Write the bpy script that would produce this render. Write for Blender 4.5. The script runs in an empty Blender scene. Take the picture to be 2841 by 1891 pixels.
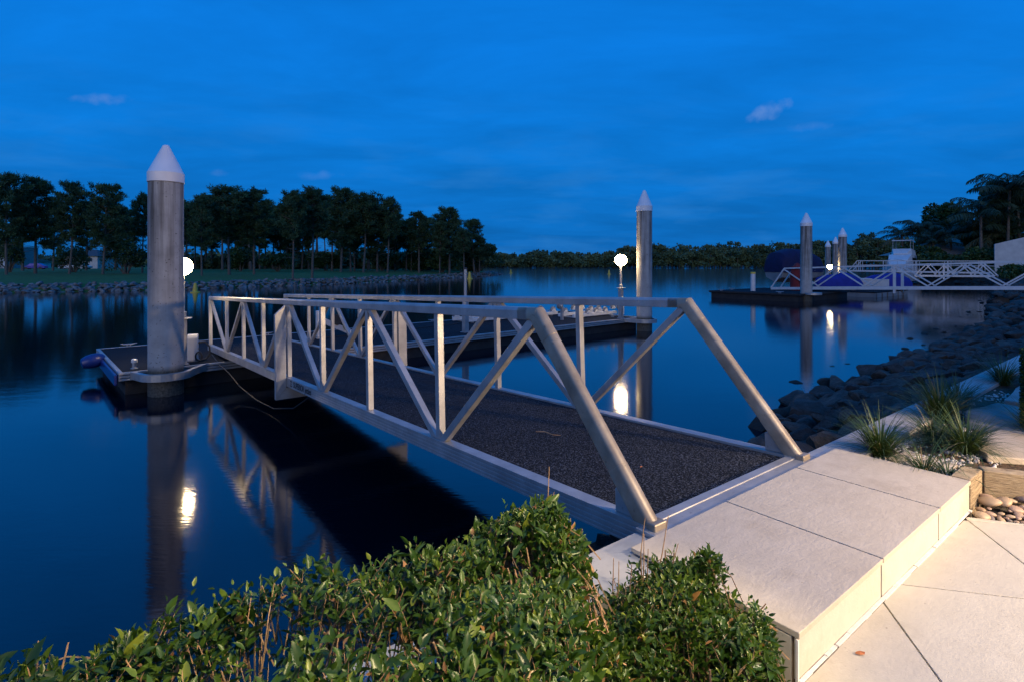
import bpy, bmesh, math, random
import numpy as np
from mathutils import Vector, Matrix, Euler

random.seed(7)
rng = np.random.default_rng(7)
PI = math.pi
scene = bpy.context.scene

# ------------------------------------------------------------------ camera, sky, sun, lamps of the house, added hedge spot, exposure
CAM_Z = 2.13
cam_data = bpy.data.cameras.new("camera")
cam = bpy.data.objects.new("camera", cam_data)
scene.collection.objects.link(cam)
cam.location = (0, 0, CAM_Z)
cam.rotation_euler = (PI / 2, 0, 0)
cam_data.sensor_width = 36.0
cam_data.lens = 36.0 * 1526.0 / 2841.0
cam_data.shift_y = -210.5 / 2841.0
cam_data.clip_start = 0.05
cam_data.clip_end = 6000
scene.camera = cam

SUN_ELEV = math.radians(13.0)
SUN_ROT = math.radians(190.0)
world = bpy.data.worlds.new("World")
scene.world = world
world.use_nodes = True
wn, wl = world.node_tree.nodes, world.node_tree.links
wn.clear()


def wnode(t, **kw):
    n = wn.new(t)
    for k, v in kw.items():
        setattr(n, k, v)
    return n


def wmath(op, a, b=None):
    n = wnode("ShaderNodeMath", operation=op)
    for i, v in enumerate((a, b)):
        if v is None:
            continue
        if isinstance(v, (int, float)):
            n.inputs[i].default_value = v
        else:
            wl.new(v, n.inputs[i])
    return n.outputs[0]


def build_world():
    tc = wnode("ShaderNodeTexCoord")
    sep = wnode("ShaderNodeSeparateXYZ")
    wl.new(tc.outputs["Generated"], sep.inputs[0])
    ramp = wnode("ShaderNodeValToRGB")
    wl.new(sep.outputs["Z"], ramp.inputs[0])
    cr = ramp.color_ramp
    cr.elements[0].position = 0.0
    cr.elements[0].color = (0.003, 0.122, 0.44, 1)
    cr.elements[1].position = 1.0
    cr.elements[1].color = (0.003, 0.182, 0.70, 1)
    for p, c in ((0.06, (0.003, 0.145, 0.51)), (0.18, (0.003, 0.182, 0.65)), (0.36, (0.003, 0.187, 0.71))):
        e = cr.elements.new(p)
        e.color = (*c, 1)
    # cloud sheets: noise on the direction projected on a high plane
    zc = wmath("ADD", wmath("MAXIMUM", sep.outputs["Z"], 0.0), 0.12)
    px = wmath("DIVIDE", sep.outputs["X"], zc)
    py = wmath("DIVIDE", sep.outputs["Y"], zc)
    comb = wnode("ShaderNodeCombineXYZ")
    wl.new(wmath("MULTIPLY", px, 0.55), comb.inputs[0])
    wl.new(py, comb.inputs[1])
    n1 = wnode("ShaderNodeTexNoise")
    n1.inputs["Scale"].default_value = 1.5
    n1.inputs["Detail"].default_value = 6
    n1.inputs["Roughness"].default_value = 0.60
    n1.inputs["Distortion"].default_value = 0.35
    wl.new(comb.outputs[0], n1.inputs["Vector"])
    mr = wnode("ShaderNodeMapRange")
    mr.inputs["From Min"].default_value = 0.35
    mr.inputs["From Max"].default_value = 0.68
    mr.inputs["To Min"].default_value = 0.87
    mr.inputs["To Max"].default_value = 1.14
    wl.new(n1.outputs["Fac"], mr.inputs["Value"])
    sc1 = wnode("ShaderNodeVectorMath", operation="SCALE")
    wl.new(ramp.outputs[0], sc1.inputs[0])
    wl.new(mr.outputs[0], sc1.inputs["Scale"])
    # small separate clouds low over the horizon
    mp = wnode("ShaderNodeMapping")
    mp.inputs["Scale"].default_value = (5.0, 5.0, 22.0)
    wl.new(tc.outputs["Generated"], mp.inputs[0])
    n2 = wnode("ShaderNodeTexNoise")
    n2.inputs["Scale"].default_value = 1.0
    n2.inputs["Detail"].default_value = 5
    n2.inputs["Roughness"].default_value = 0.55
    wl.new(mp.outputs[0], n2.inputs["Vector"])
    m2 = wnode("ShaderNodeMapRange")
    m2.inputs["From Min"].default_value = 0.50
    m2.inputs["From Max"].default_value = 0.76
    wl.new(n2.outputs["Fac"], m2.inputs["Value"])
    low = wnode("ShaderNodeMapRange")
    low.inputs["From Min"].default_value = 0.30
    low.inputs["From Max"].default_value = 0.06
    wl.new(sep.outputs["Z"], low.inputs["Value"])
    fac2 = wmath("MULTIPLY", wmath("MULTIPLY", m2.outputs[0], low.outputs[0]), 0.60)
    mix2 = wnode("ShaderNodeMixRGB")
    wl.new(fac2, mix2.inputs[0])
    wl.new(sc1.outputs[0], mix2.inputs[1])
    mix2.inputs[2].default_value = (0.035, 0.23, 0.62, 1)
    last = mix2.outputs[0]
    # two pinkish cloud scraps
    n3 = wnode("ShaderNodeTexNoise")
    n3.inputs["Scale"].default_value = 38.0
    n3.inputs["Detail"].default_value = 5
    wl.new(tc.outputs["Generated"], n3.inputs["Vector"])
    for (u, v, wdt, hgt, slope, amt) in ((2133, 310, 62, 26, -0.30, 0.75), (290, 276, 88, 19, -0.14, 0.50), (880, 487, 70, 16, -0.1, 0.25), (610, 480, 34, 12, 0.0, 0.2), (2230, 352, 70, 16, 0.0, 0.22)):
        d = Vector(((u - 1420.5) / 1526.0, 1.0, (735 - v) / 1526.0))
        ln = d.length
        d.normalize()
        r = Vector((1, -d.x, 0)).normalized()
        r = (r + Vector((0, 0, -slope))).normalized()
        up = r.cross(d).normalized()

        def dotn(vec, size):
            sb = wnode("ShaderNodeVectorMath", operation="SUBTRACT")
            wl.new(tc.outputs["Generated"], sb.inputs[0])
            sb.inputs[1].default_value = d
            dt = wnode("ShaderNodeVectorMath", operation="DOT_PRODUCT")
            wl.new(sb.outputs[0], dt.inputs[0])
            dt.inputs[1].default_value = vec
            return wmath("POWER", wmath("ABSOLUTE", wmath("MULTIPLY", dt.outputs["Value"], 1.0 / size)), 2.0)
        s1 = dotn(r, wdt / 1526.0 / ln)
        s2 = dotn(up, hgt / 1526.0 / ln)
        nn = wmath("MULTIPLY", wmath("SUBTRACT", n3.outputs["Fac"], 0.5), 3.4)
        val = wmath("SUBTRACT", wmath("ADD", 1.0, nn), wmath("ADD", s1, s2))
        m4 = wnode("ShaderNodeMapRange")
        m4.interpolation_type = "SMOOTHSTEP"
        m4.inputs["From Min"].default_value = 0.0
        m4.inputs["From Max"].default_value = 1.7
        wl.new(val, m4.inputs["Value"])
        fc = wmath("MULTIPLY", m4.outputs[0], amt)
        mx = wnode("ShaderNodeMixRGB")
        wl.new(fc, mx.inputs[0])
        wl.new(last, mx.inputs[1])
        mx.inputs[2].default_value = (0.14, 0.29, 0.68, 1)
        last = mx.outputs[0]
    bg = wnode("ShaderNodeBackground")
    wl.new(last, bg.inputs[0])
    bg.inputs[1].default_value = 1.0
    sky = wnode("ShaderNodeTexSky", sky_type="NISHITA")
    sky.sun_disc = False
    sky.sun_elevation = SUN_ELEV
    sky.sun_rotation = SUN_ROT
    bg2 = wnode("ShaderNodeBackground")
    wl.new(sky.outputs[0], bg2.inputs[0])
    bg2.inputs[1].default_value = 0.0002
    add = wnode("ShaderNodeAddShader")
    wl.new(bg.outputs[0], add.inputs[0])
    wl.new(bg2.outputs[0], add.inputs[1])
    out = wnode("ShaderNodeOutputWorld")
    wl.new(add.outputs[0], out.inputs[0])


build_world()

# local frame along the sea wall: x runs along the wall, y out over the water
O = Vector((0.632, 2.508, 0.0))
SX = Vector((0.7869, 0.6171, 0.0))
GY = Vector((-0.6171, 0.7869, 0.0))
FROT = math.atan2(0.6171, 0.7869)


def FW(x, y, z=0.0):
    p = O + SX * x + GY * y
    return Vector((p.x, p.y, z))


sun_data = bpy.data.lights.new("twilight_sun", "SUN")
sun_data.energy = 0.62
sun_data.angle = math.radians(40)
sun_data.color = (1.0, 0.88, 0.76)
sun = bpy.data.objects.new("twilight_sun", sun_data)
scene.collection.objects.link(sun)
sun.rotation_euler = (PI / 2 - SUN_ELEV, 0, math.radians(-10.0))


def spot(name, loc, target, power, color, size, cone, blend):
    d = bpy.data.lights.new(name, "SPOT")
    d.energy = power
    d.color = color
    d.shadow_soft_size = size
    d.spot_size = math.radians(cone)
    d.spot_blend = blend
    o = bpy.data.objects.new(name, d)
    scene.collection.objects.link(o)
    o.location = loc
    o.rotation_euler = (Vector(target) - Vector(loc)).to_track_quat("-Z", "Y").to_euler()
    return o


# two lamps of the house behind the camera, plus an added hedge spot
WARM = (1.0, 0.69, 0.39)
spot("terrace_wall_lamp", FW(3.3, -4.9, 2.35), FW(0.3, -0.9, 0.85), 2000, WARM, 0.14, 84, 0.4)
spot("unseen_overhead_spot", FW(1.6, -3.2, 3.3), FW(0.9, -1.3, 0.8), 620, (1.0, 0.80, 0.58), 0.12, 100, 0.9)
spot("unseen_overhead_spot", FW(-1.35, -1.55, 3.7), FW(-1.25, -0.75, 1.3), 420, (1.0, 0.78, 0.42), 0.10, 48, 0.5)  # added above the hedge to brighten its leaves, no known fixture

scene.view_settings.view_transform = "Standard"
scene.view_settings.look = "None"
scene.view_settings.exposure = 0.0
scene.view_settings.gamma = 1.0
scene.view_settings.use_curve_mapping = False
scene.cycles.use_denoising = True
scene.cycles.max_bounces = 6
scene.cycles.diffuse_bounces = 3
scene.cycles.glossy_bounces = 4
scene.cycles.transparent_max_bounces = 6
scene.cycles.sample_clamp_indirect = 6.0
scene.cycles.caustics_reflective = False
scene.cycles.caustics_refractive = False

# ------------------------------------------------------------------ helpers


def link(o, parent=None):
    scene.collection.objects.link(o)
    if parent is not None:
        o.parent = parent
    return o


def thing(name, label, cat, loc=(0, 0, 0), rotz=0.0, group=None, kind=None, rot=None):
    o = bpy.data.objects.new(name, None)
    o.empty_display_size = 0.1
    o.location = loc
    o.rotation_euler = rot if rot is not None else (0, 0, rotz)
    return tag(link(o), label, cat, group, kind)


def tag(o, label=None, cat=None, group=None, kind=None):
    if label:
        o["label"] = label
    if cat:
        o["category"] = cat
    if group:
        o["group"] = group
    if kind:
        o["kind"] = kind
    return o


def fthing(name, label, cat, x, y, z, rotz=0.0, group=None):
    return thing(name, label, cat, FW(x, y, z), FROT + rotz, group)


def copy_tree(o, parent=None):
    c = o.copy()
    scene.collection.objects.link(c)
    if parent is not None:
        c.parent = parent
    for ch in [k for k in bpy.data.objects if k.parent == o]:
        copy_tree(ch, c)
    return c


class MB:
    """collects vertices and faces of one part"""

    def __init__(self):
        self.v, self.f = [], []

    def add(self, verts, faces):
        n = len(self.v)
        self.v += [tuple(p) for p in verts]
        self.f += [tuple(i + n for i in fc) for fc in faces]
        return self

    def box(self, x0, x1, y0, y1, z0, z1):
        return self.add([(x0, y0, z0), (x1, y0, z0), (x1, y1, z0), (x0, y1, z0), (x0, y0, z1), (x1, y0, z1), (x1, y1, z1), (x0, y1, z1)],
                        [(0, 3, 2, 1), (4, 5, 6, 7), (0, 1, 5, 4), (1, 2, 6, 5), (2, 3, 7, 6), (3, 0, 4, 7)])

    def prism(self, poly, z0, z1, bottom=True):
        n = len(poly)
        vs = [(p[0], p[1], z0) for p in poly] + [(p[0], p[1], z1) for p in poly]
        fs = [tuple(range(n, 2 * n))] + [(i, (i + 1) % n, n + (i + 1) % n, n + i) for i in range(n)]
        if bottom:
            fs.append(tuple(reversed(range(n))))
        return self.add(vs, fs)

    def sweep(self, poly, p0, p1, right, up=None, cap=True):
        """2-D outline poly (right, up) swept from p0 to p1"""
        p0, p1 = Vector(p0), Vector(p1)
        d = (p1 - p0).normalized()
        r = Vector(right)
        r = (r - d * r.dot(d)).normalized()
        u = r.cross(d).normalized() if up is None else Vector(up)
        n = len(poly)
        vs = [p0 + r * a + u * b for a, b in poly] + [p1 + r * a + u * b for a, b in poly]
        fs = [(i, (i + 1) % n, n + (i + 1) % n, n + i) for i in range(n)]
        if cap:
            fs += [tuple(reversed(range(n))), tuple(range(n, 2 * n))]
        return self.add(vs, fs)

    def bar(self, p0, p1, w, h, right=(1, 0, 0)):
        a, b = w / 2, h / 2
        return self.sweep([(-a, -b), (a, -b), (a, b), (-a, b)], p0, p1, right)

    def tube(self, pts, rad, n=8, cap=True):
        pts = [Vector(p) for p in pts]
        m = len(pts)
        rr = rad if isinstance(rad, (list, tuple)) else [rad] * m
        vs, fs = [], []
        ref = None
        for i, p in enumerate(pts):
            d = (pts[min(i + 1, m - 1)] - pts[max(i - 1, 0)]).normalized()
            if ref is None:
                ref = Vector((0, 0, 1)) if abs(d.z) < 0.9 else Vector((1, 0, 0))
            r = ref - d * ref.dot(d)
            r.normalize()
            ref = r
            u = d.cross(r)
            for k in range(n):
                a = 2 * PI * k / n
                vs.append(p + (r * math.cos(a) + u * math.sin(a)) * rr[i])
        for i in range(m - 1):
            for k in range(n):
                fs.append((i * n + k, i * n + (k + 1) % n, (i + 1) * n + (k + 1) % n, (i + 1) * n + k))
        if cap:
            fs += [tuple(reversed(range(n))), tuple(range((m - 1) * n, m * n))]
        return self.add(vs, fs)

    def lathe(self, prof, n=24, c=(0, 0, 0)):
        vs, fs = [], []
        m = len(prof)
        for r, z in prof:
            for k in range(n):
                a = 2 * PI * k / n
                vs.append((c[0] + r * math.cos(a), c[1] + r * math.sin(a), c[2] + z))
        for i in range(m - 1):
            for k in range(n):
                fs.append((i * n + k, i * n + (k + 1) % n, (i + 1) * n + (k + 1) % n, (i + 1) * n + k))
        fs += [tuple(reversed(range(n))), tuple(range((m - 1) * n, m * n))]
        return self.add(vs, fs)

    def ball(self, c, rx, ry, rz, n=20, m=12):
        vs, fs = [], []
        for i in range(m + 1):
            t = PI * i / m
            for k in range(n):
                a = 2 * PI * k / n
                vs.append((c[0] + rx * math.sin(t) * math.cos(a), c[1] + ry * math.sin(t) * math.sin(a), c[2] - rz * math.cos(t)))
        for i in range(m):
            for k in range(n):
                fs.append((i * n + k, i * n + (k + 1) % n, (i + 1) * n + (k + 1) % n, (i + 1) * n + k))
        return self.add(vs, fs)

    def mesh(self, name, material, smooth=False):
        me = bpy.data.meshes.new(name)
        me.from_pydata(self.v, [], self.f)
        if smooth:
            me.polygons.foreach_set("use_smooth", [True] * len(me.polygons))
            me.set_sharp_from_angle(angle=math.radians(40))
        me.materials.append(material)
        me.update()
        return me

    def build(self, name, material, parent=None, smooth=False, bevel=0.0, seg=2):
        o = bpy.data.objects.new(name, self.mesh(name, material, smooth))
        link(o, parent)
        if bevel:
            add_bevel(o, bevel, seg)
        return o


def add_bevel(o, w, seg=2):
    m = o.modifiers.new("edge", "BEVEL")
    m.width = w
    m.segments = seg
    m.limit_method = "ANGLE"
    m.angle_limit = math.radians(40)


def np_mesh(name, verts, tris, material, tint=None, smooth=False):
    """big triangle mesh from arrays"""
    me = bpy.data.meshes.new(name)
    nv, nf = len(verts), len(tris)
    me.vertices.add(nv)
    me.vertices.foreach_set("co", np.asarray(verts, np.float32).ravel())
    me.loops.add(nf * 3)
    me.loops.foreach_set("vertex_index", np.asarray(tris, np.int32).ravel())
    me.polygons.add(nf)
    me.polygons.foreach_set("loop_start", np.arange(0, nf * 3, 3, dtype=np.int32))
    if smooth:
        me.polygons.foreach_set("use_smooth", np.ones(nf, bool))
    if tint is not None:
        at = me.attributes.new("tint", "FLOAT", "POINT")
        at.data.foreach_set("value", np.asarray(tint, np.float32))
    me.update(calc_edges=True)
    me.materials.append(material)
    return me


def scatter(tmpl_v, tmpl_t, pos, ax, nrm, size):
    """copies of a small template: local y along ax, local z along nrm"""
    ax = ax / np.linalg.norm(ax, axis=1, keepdims=True)
    x = np.cross(ax, nrm)
    x /= np.linalg.norm(x, axis=1, keepdims=True) + 1e-9
    z = np.cross(x, ax)
    T = tmpl_v[None, :, :] * size[:, None, :]
    V = pos[:, None, :] + T[:, :, 0:1] * x[:, None, :] + T[:, :, 1:2] * ax[:, None, :] + T[:, :, 2:3] * z[:, None, :]
    k = len(tmpl_v)
    F = tmpl_t[None, :, :] + (np.arange(len(pos)) * k)[:, None, None]
    return V.reshape(-1, 3), F.reshape(-1, 3)


def vnoise(x, y, sc, seed):
    """smooth value noise in 0..1"""
    g_ = np.random.default_rng(seed).uniform(0, 1, (64, 64))
    X, Y = np.asarray(x) * sc + 20, np.asarray(y) * sc + 20
    xi, yi = np.floor(X).astype(int), np.floor(Y).astype(int)
    fx, fy = X - xi, Y - yi
    fx, fy = fx * fx * (3 - 2 * fx), fy * fy * (3 - 2 * fy)
    a, b = g_[xi % 64, yi % 64], g_[(xi + 1) % 64, yi % 64]
    c, d = g_[xi % 64, (yi + 1) % 64], g_[(xi + 1) % 64, (yi + 1) % 64]
    return (a * (1 - fx) + b * fx) * (1 - fy) + (c * (1 - fx) + d * fx) * fy
LEAF_T = np.array([(0, 4, 1), (4, 5, 1), (1, 5, 2), (5, 6, 2), (2, 6, 3), (0, 1, 7), (7, 1, 8), (1, 2, 8), (8, 2, 9), (2, 3, 9)])


# ------------------------------------------------------------------ materials


class NT:
    def __init__(self, name):
        self.m = bpy.data.materials.new(name)
        self.m.use_nodes = True
        self.n, self.l = self.m.node_tree.nodes, self.m.node_tree.links
        self.b = self.n["Principled BSDF"]
        self.tc = self.n.new("ShaderNodeTexCoord")

    def noise(self, scale, detail=4, rough=0.55, stretch=None, coord="Object"):
        n = self.n.new("ShaderNodeTexNoise")
        n.inputs["Scale"].default_value = scale
        n.inputs["Detail"].default_value = detail
        n.inputs["Roughness"].default_value = rough
        if stretch:
            mp = self.n.new("ShaderNodeMapping")
            mp.inputs["Scale"].default_value = stretch
            self.l.new(self.tc.outputs[coord], mp.inputs[0])
            self.l.new(mp.outputs[0], n.inputs["Vector"])
        else:
            self.l.new(self.tc.outputs[coord], n.inputs["Vector"])
        return n.outputs["Fac"]

    def voronoi(self, scale, coord="Object"):
        n = self.n.new("ShaderNodeTexVoronoi")
        n.inputs["Scale"].default_value = scale
        self.l.new(self.tc.outputs[coord], n.inputs["Vector"])
        return n

    def ramp(self, fac, stops):
        r = self.n.new("ShaderNodeValToRGB")
        self.l.new(fac, r.inputs[0])
        cr = r.color_ramp
        while len(cr.elements) < len(stops):
            cr.elements.new(0.5)
        for e, (p, c) in zip(cr.elements, stops):
            e.position = p
            e.color = (*c, 1) if len(c) == 3 else c
        return r.outputs[0]

    def mix(self, fac, a, b, mode="MIX"):
        n = self.n.new("ShaderNodeMixRGB")
        n.blend_type = mode
        for i, v in enumerate((fac, a, b)):
            if isinstance(v, (int, float)):
                n.inputs[i].default_value = v
            elif isinstance(v, tuple):
                n.inputs[i].default_value = (*v, 1)
            else:
                self.l.new(v, n.inputs[i])
        return n.outputs[0]

    def bump(self, h, strength=0.3, dist=0.01, prev=None):
        b = self.n.new("ShaderNodeBump")
        b.inputs["Strength"].default_value = strength
        b.inputs["Distance"].default_value = dist
        self.l.new(h, b.inputs["Height"])
        if prev is not None:
            self.l.new(prev, b.inputs["Normal"])
        return b.outputs[0]

    def set(self, color=None, rough=None, metal=None, normal=None, **kw):
        for key, v in (("Base Color", color), ("Roughness", rough), ("Metallic", metal), ("Normal", normal)):
            if v is None:
                continue
            if isinstance(v, (int, float)):
                self.b.inputs[key].default_value = v
            elif isinstance(v, tuple):
                self.b.inputs[key].default_value = (*v, 1)
            else:
                self.l.new(v, self.b.inputs[key])
        for k, v in kw.items():
            self.b.inputs[k].default_value = v
        return self.m


def simple(name, c1, c2, scale=6.0, rough=0.6, metal=0.0, bump=0.0, bscale=40.0, bdist=0.004, stretch=None):
    t = NT(name)
    col = t.ramp(t.noise(scale, stretch=stretch), [(0.32, c1), (0.68, c2)])
    nm = t.bump(t.noise(bscale), bump, bdist) if bump else None
    return t.set(col, rough, metal, nm)


def make_aluminium(name="milled aluminium", c1=(0.29, 0.29, 0.295), c2=(0.39, 0.39, 0.395), c3=(0.48, 0.48, 0.48)):
    t = NT(name)
    n = t.noise(5, 6, 0.6)
    fine = t.noise(60, 4, 0.7)
    col = t.ramp(n, [(0.3, c1), (0.55, c2), (0.75, c3)])
    spots = t.ramp(t.noise(45, 2, 0.4), [(0.68, (1, 1, 1)), (0.78, (0.55, 0.52, 0.48))])
    col = t.mix(0.7, col, spots, "MULTIPLY")
    rough = t.ramp(fine, [(0.3, (0.36, 0.36, 0.36)), (0.7, (0.52, 0.52, 0.52))])
    return t.set(col, rough, 0.45, t.bump(t.noise(220, 3), 0.12, 0.002))


def make_pile():
    t = NT("stained concrete pile")
    col = t.ramp(t.noise(3, 6, 0.6), [(0.3, (0.27, 0.265, 0.26)), (0.7, (0.42, 0.41, 0.40))])
    streak = t.ramp(t.noise(1.0, 5, 0.6, (9, 9, 0.35)), [(0.40, (0.30, 0.275, 0.25)), (0.60, (1, 1, 1))])
    # dark run-off stains below the cap fade out down the shaft; wet band at the waterline
    sep = t.n.new("ShaderNodeSeparateXYZ")
    t.l.new(t.tc.outputs["Object"], sep.inputs[0])
    fall = t.n.new("ShaderNodeMapRange")
    fall.inputs["From Min"].default_value = 0.9
    fall.inputs["From Max"].default_value = 3.0
    t.l.new(sep.outputs["Z"], fall.inputs["Value"])
    col = t.mix(fall.outputs[0], col, t.mix(1.0, col, streak, "MULTIPLY"))
    pits = t.ramp(t.noise(26, 2, 0.5), [(0.27, (0.35, 0.33, 0.3)), (0.33, (1, 1, 1))])
    col = t.mix(1.0, col, pits, "MULTIPLY")
    wet = t.n.new("ShaderNodeMapRange")
    wet.inputs["From Min"].default_value = 0.50
    wet.inputs["From Max"].default_value = 0.40
    t.l.new(sep.outputs["Z"], wet.inputs["Value"])
    growth = t.ramp(t.noise(30, 4), [(0.35, (0.03, 0.032, 0.03)), (0.7, (0.10, 0.10, 0.085))])
    col = t.mix(wet.outputs[0], col, growth)
    return t.set(col, 0.75, 0.0, t.bump(t.noise(50, 5), 0.25, 0.006))


def make_carpet(name, c1, c2, c3, sc=170):
    t = NT(name)
    n = t.noise(sc, 2, 0.7)
    col = t.ramp(n, [(0.40, c1), (0.53, c2), (0.68, c3)])
    big = t.ramp(t.noise(1.2, 4), [(0.3, (0.78, 0.78, 0.78)), (0.7, (1.1, 1.1, 1.1))])
    col = t.mix(1.0, col, big, "MULTIPLY")
    return t.set(col, 0.95, 0.0, t.bump(n, 0.9, 0.006), **{"Specular IOR Level": 0.15})


def make_tile(name, c1, c2, c3, bump=0.38):
    t = NT(name)
    a = t.noise(2.2, 7, 0.62)
    b = t.noise(11, 5, 0.6, (1, 2.2, 1))
    col = t.mix(0.5, t.ramp(a, [(0.3, c1), (0.5, c2), (0.72, c3)]), t.ramp(b, [(0.3, c1), (0.55, c2), (0.75, c3)]))
    oi = t.n.new("ShaderNodeObjectInfo")
    tone = t.ramp(oi.outputs["Random"], [(0.0, (0.93, 0.92, 0.92)), (1.0, (1.04, 1.04, 1.02))])
    col = t.mix(1.0, col, tone, "MULTIPLY")
    dirt = t.ramp(t.noise(3.1, 8, 0.7), [(0.30, (0.80, 0.77, 0.73)), (0.46, (1, 1, 1))])
    col = t.mix(0.7, col, dirt, "MULTIPLY")
    sp = t.ramp(t.noise(70, 2, 0.5), [(0.24, (0.45, 0.40, 0.36)), (0.29, (1, 1, 1))])
    col = t.mix(0.6, col, sp, "MULTIPLY")
    nb = t.bump(t.noise(38, 6, 0.6, (1, 1.8, 1)), bump, 0.006, t.bump(t.noise(140, 3), 0.25, 0.002))
    return t.set(col, 0.62, 0.0, nb)


def make_water():
    t = NT("tidal water")
    n1 = t.noise(1.4, 3, 0.55, (1, 2.2, 1))
    n2 = t.noise(9.0, 2, 0.5, (1, 3.4, 1))
    nb = t.bump(n2, 0.030, 0.02, t.bump(n1, 0.018, 0.10))
    col = t.ramp(t.noise(0.12, 4), [(0.3, (0.001, 0.004, 0.010)), (0.7, (0.001, 0.006, 0.014))])
    return t.set(col, 0.075, 0.0, nb, IOR=1.60)


def make_rock():
    t = NT("basalt rock")
    oi = t.n.new("ShaderNodeObjectInfo")
    base = t.ramp(t.noise(4, 6, 0.65), [(0.28, (0.022, 0.020, 0.018)), (0.5, (0.052, 0.047, 0.042)), (0.74, (0.115, 0.103, 0.092))])
    tone = t.ramp(oi.outputs["Random"], [(0.0, (0.55, 0.55, 0.6)), (0.5, (0.95, 0.9, 0.85)), (1.0, (1.35, 1.22, 1.05))])
    col = t.mix(1.0, base, tone, "MULTIPLY")
    geo = t.n.new("ShaderNodeNewGeometry")
    sep = t.n.new("ShaderNodeSeparateXYZ")
    t.l.new(geo.outputs["Position"], sep.inputs[0])
    wet = t.n.new("ShaderNodeMapRange")
    wet.inputs["From Min"].default_value = 0.20
    wet.inputs["From Max"].default_value = 0.10
    t.l.new(sep.outputs["Z"], wet.inputs["Value"])
    col = t.mix(wet.outputs[0], col, (0.022, 0.022, 0.018))
    return t.set(col, 0.8, 0.0, t.bump(t.noise(14, 7, 0.65), 0.8, 0.05))


def make_leaf(name, stops, rough=0.42, trans=0.22, random_object=False, spec=0.5):
    t = NT(name)
    if random_object:
        oi = t.n.new("ShaderNodeObjectInfo")
        fac = oi.outputs["Random"]
    else:
        at = t.n.new("ShaderNodeAttribute")
        at.attribute_name = "tint"
        fac = at.outputs["Fac"]
    col = t.ramp(fac, stops)
    t.set(col, rough, 0.0, **{"Specular IOR Level": spec})
    if trans:
        tr = t.n.new("ShaderNodeBsdfTranslucent")
        t.l.new(t.mix(1.0, col, (1.2, 1.25, 0.5), "MULTIPLY"), tr.inputs["Color"])
        mx = t.n.new("ShaderNodeMixShader")
        mx.inputs[0].default_value = trans
        t.l.new(t.b.outputs[0], mx.inputs[1])
        t.l.new(tr.outputs[0], mx.inputs[2])
        t.l.new(mx.outputs[0], t.n["Material Output"].inputs[0])
    return t.m


def glow(name, color, strength, base=(0.8, 0.8, 0.8)):
    t = NT(name)
    t.set(base, 0.4)
    t.b.inputs["Emission Color"].default_value = (*color, 1)
    t.b.inputs["Emission Strength"].default_value = strength
    return t.m


def make_timber():
    t = NT("worn timber")
    g = t.noise(6, 6, 0.65, (2.0, 2.0, 22))
    col = t.ramp(g, [(0.3, (0.12, 0.085, 0.05)), (0.5, (0.30, 0.23, 0.14)), (0.7, (0.42, 0.34, 0.22))])
    return t.set(col, 0.85, 0.0, t.bump(g, 0.8, 0.012))


M = {}
M["aluminium"] = make_aluminium()
M["brownish"] = make_aluminium("weathered aluminium", (0.22, 0.175, 0.13), (0.34, 0.285, 0.22), (0.47, 0.41, 0.33))  # same metal in a browner tone for end posts, elbows and feet
M["pile"] = make_pile()
M["cap"] = simple("white plastic cap", (0.70, 0.69, 0.70), (0.80, 0.79, 0.80), 3, 0.45)
M["deck"] = make_carpet("charcoal outdoor carpet", (0.002, 0.003, 0.005), (0.012, 0.015, 0.021), (0.13, 0.14, 0.165), 105)
M["dock"] = make_carpet("dark rubber deck", (0.006, 0.008, 0.011), (0.016, 0.020, 0.027), (0.046, 0.052, 0.064), 120)
M["float"] = simple("black pontoon float", (0.010, 0.010, 0.012), (0.028, 0.026, 0.024), 5, 0.8)
M["tile"] = make_tile("cream porcelain tile", (0.43, 0.37, 0.285), (0.50, 0.435, 0.34), (0.56, 0.49, 0.395))
M["riser"] = make_tile("cream riser tile", (0.46, 0.43, 0.355), (0.52, 0.485, 0.40), (0.57, 0.535, 0.445), 0.3)
M["coping"] = make_tile("pale concrete coping", (0.35, 0.345, 0.335), (0.40, 0.395, 0.385), (0.45, 0.445, 0.43), 0.2)
M["grout"] = simple("dark joint", (0.09, 0.060, 0.035), (0.17, 0.12, 0.075), 30, 0.9)
M["silicone"] = simple("white sealant", (0.62, 0.60, 0.56), (0.74, 0.72, 0.68), 40, 0.6)
M["concrete"] = simple("rough concrete", (0.13, 0.125, 0.12), (0.24, 0.23, 0.22), 6, 0.9, bump=0.5, bscale=25, bdist=0.01)
M["soil"] = simple("bark and soil", (0.028, 0.018, 0.012), (0.10, 0.06, 0.035), 24, 0.95, bump=1.0, bscale=45, bdist=0.03)
M["earth"] = simple("dark bank earth", (0.02, 0.018, 0.015), (0.05, 0.045, 0.038), 3, 0.95, bump=0.8, bscale=8, bdist=0.08)
M["water"] = make_water()
M["rock"] = make_rock()
M["pale_rock"] = simple("pale broken rock", (0.045, 0.044, 0.042), (0.25, 0.245, 0.235), 2.2, 0.85, bump=0.8, bscale=9, bdist=0.06)
M["timber"] = make_timber()
M["lawn"] = simple("short lawn", (0.035, 0.095, 0.016), (0.075, 0.155, 0.030), 1.6, 0.95, bump=0.8, bscale=9, bdist=0.06)
M["white"] = simple("white gelcoat", (0.52, 0.53, 0.54), (0.62, 0.63, 0.64), 4, 0.35)
M["offwhite"] = simple("dull white plastic", (0.55, 0.54, 0.53), (0.70, 0.69, 0.67), 8, 0.55)
M["grey"] = simple("grey rubber roller", (0.16, 0.16, 0.165), (0.26, 0.26, 0.265), 20, 0.6)
M["black"] = simple("black rubber", (0.010, 0.010, 0.011), (0.024, 0.024, 0.025), 20, 0.55)
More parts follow.
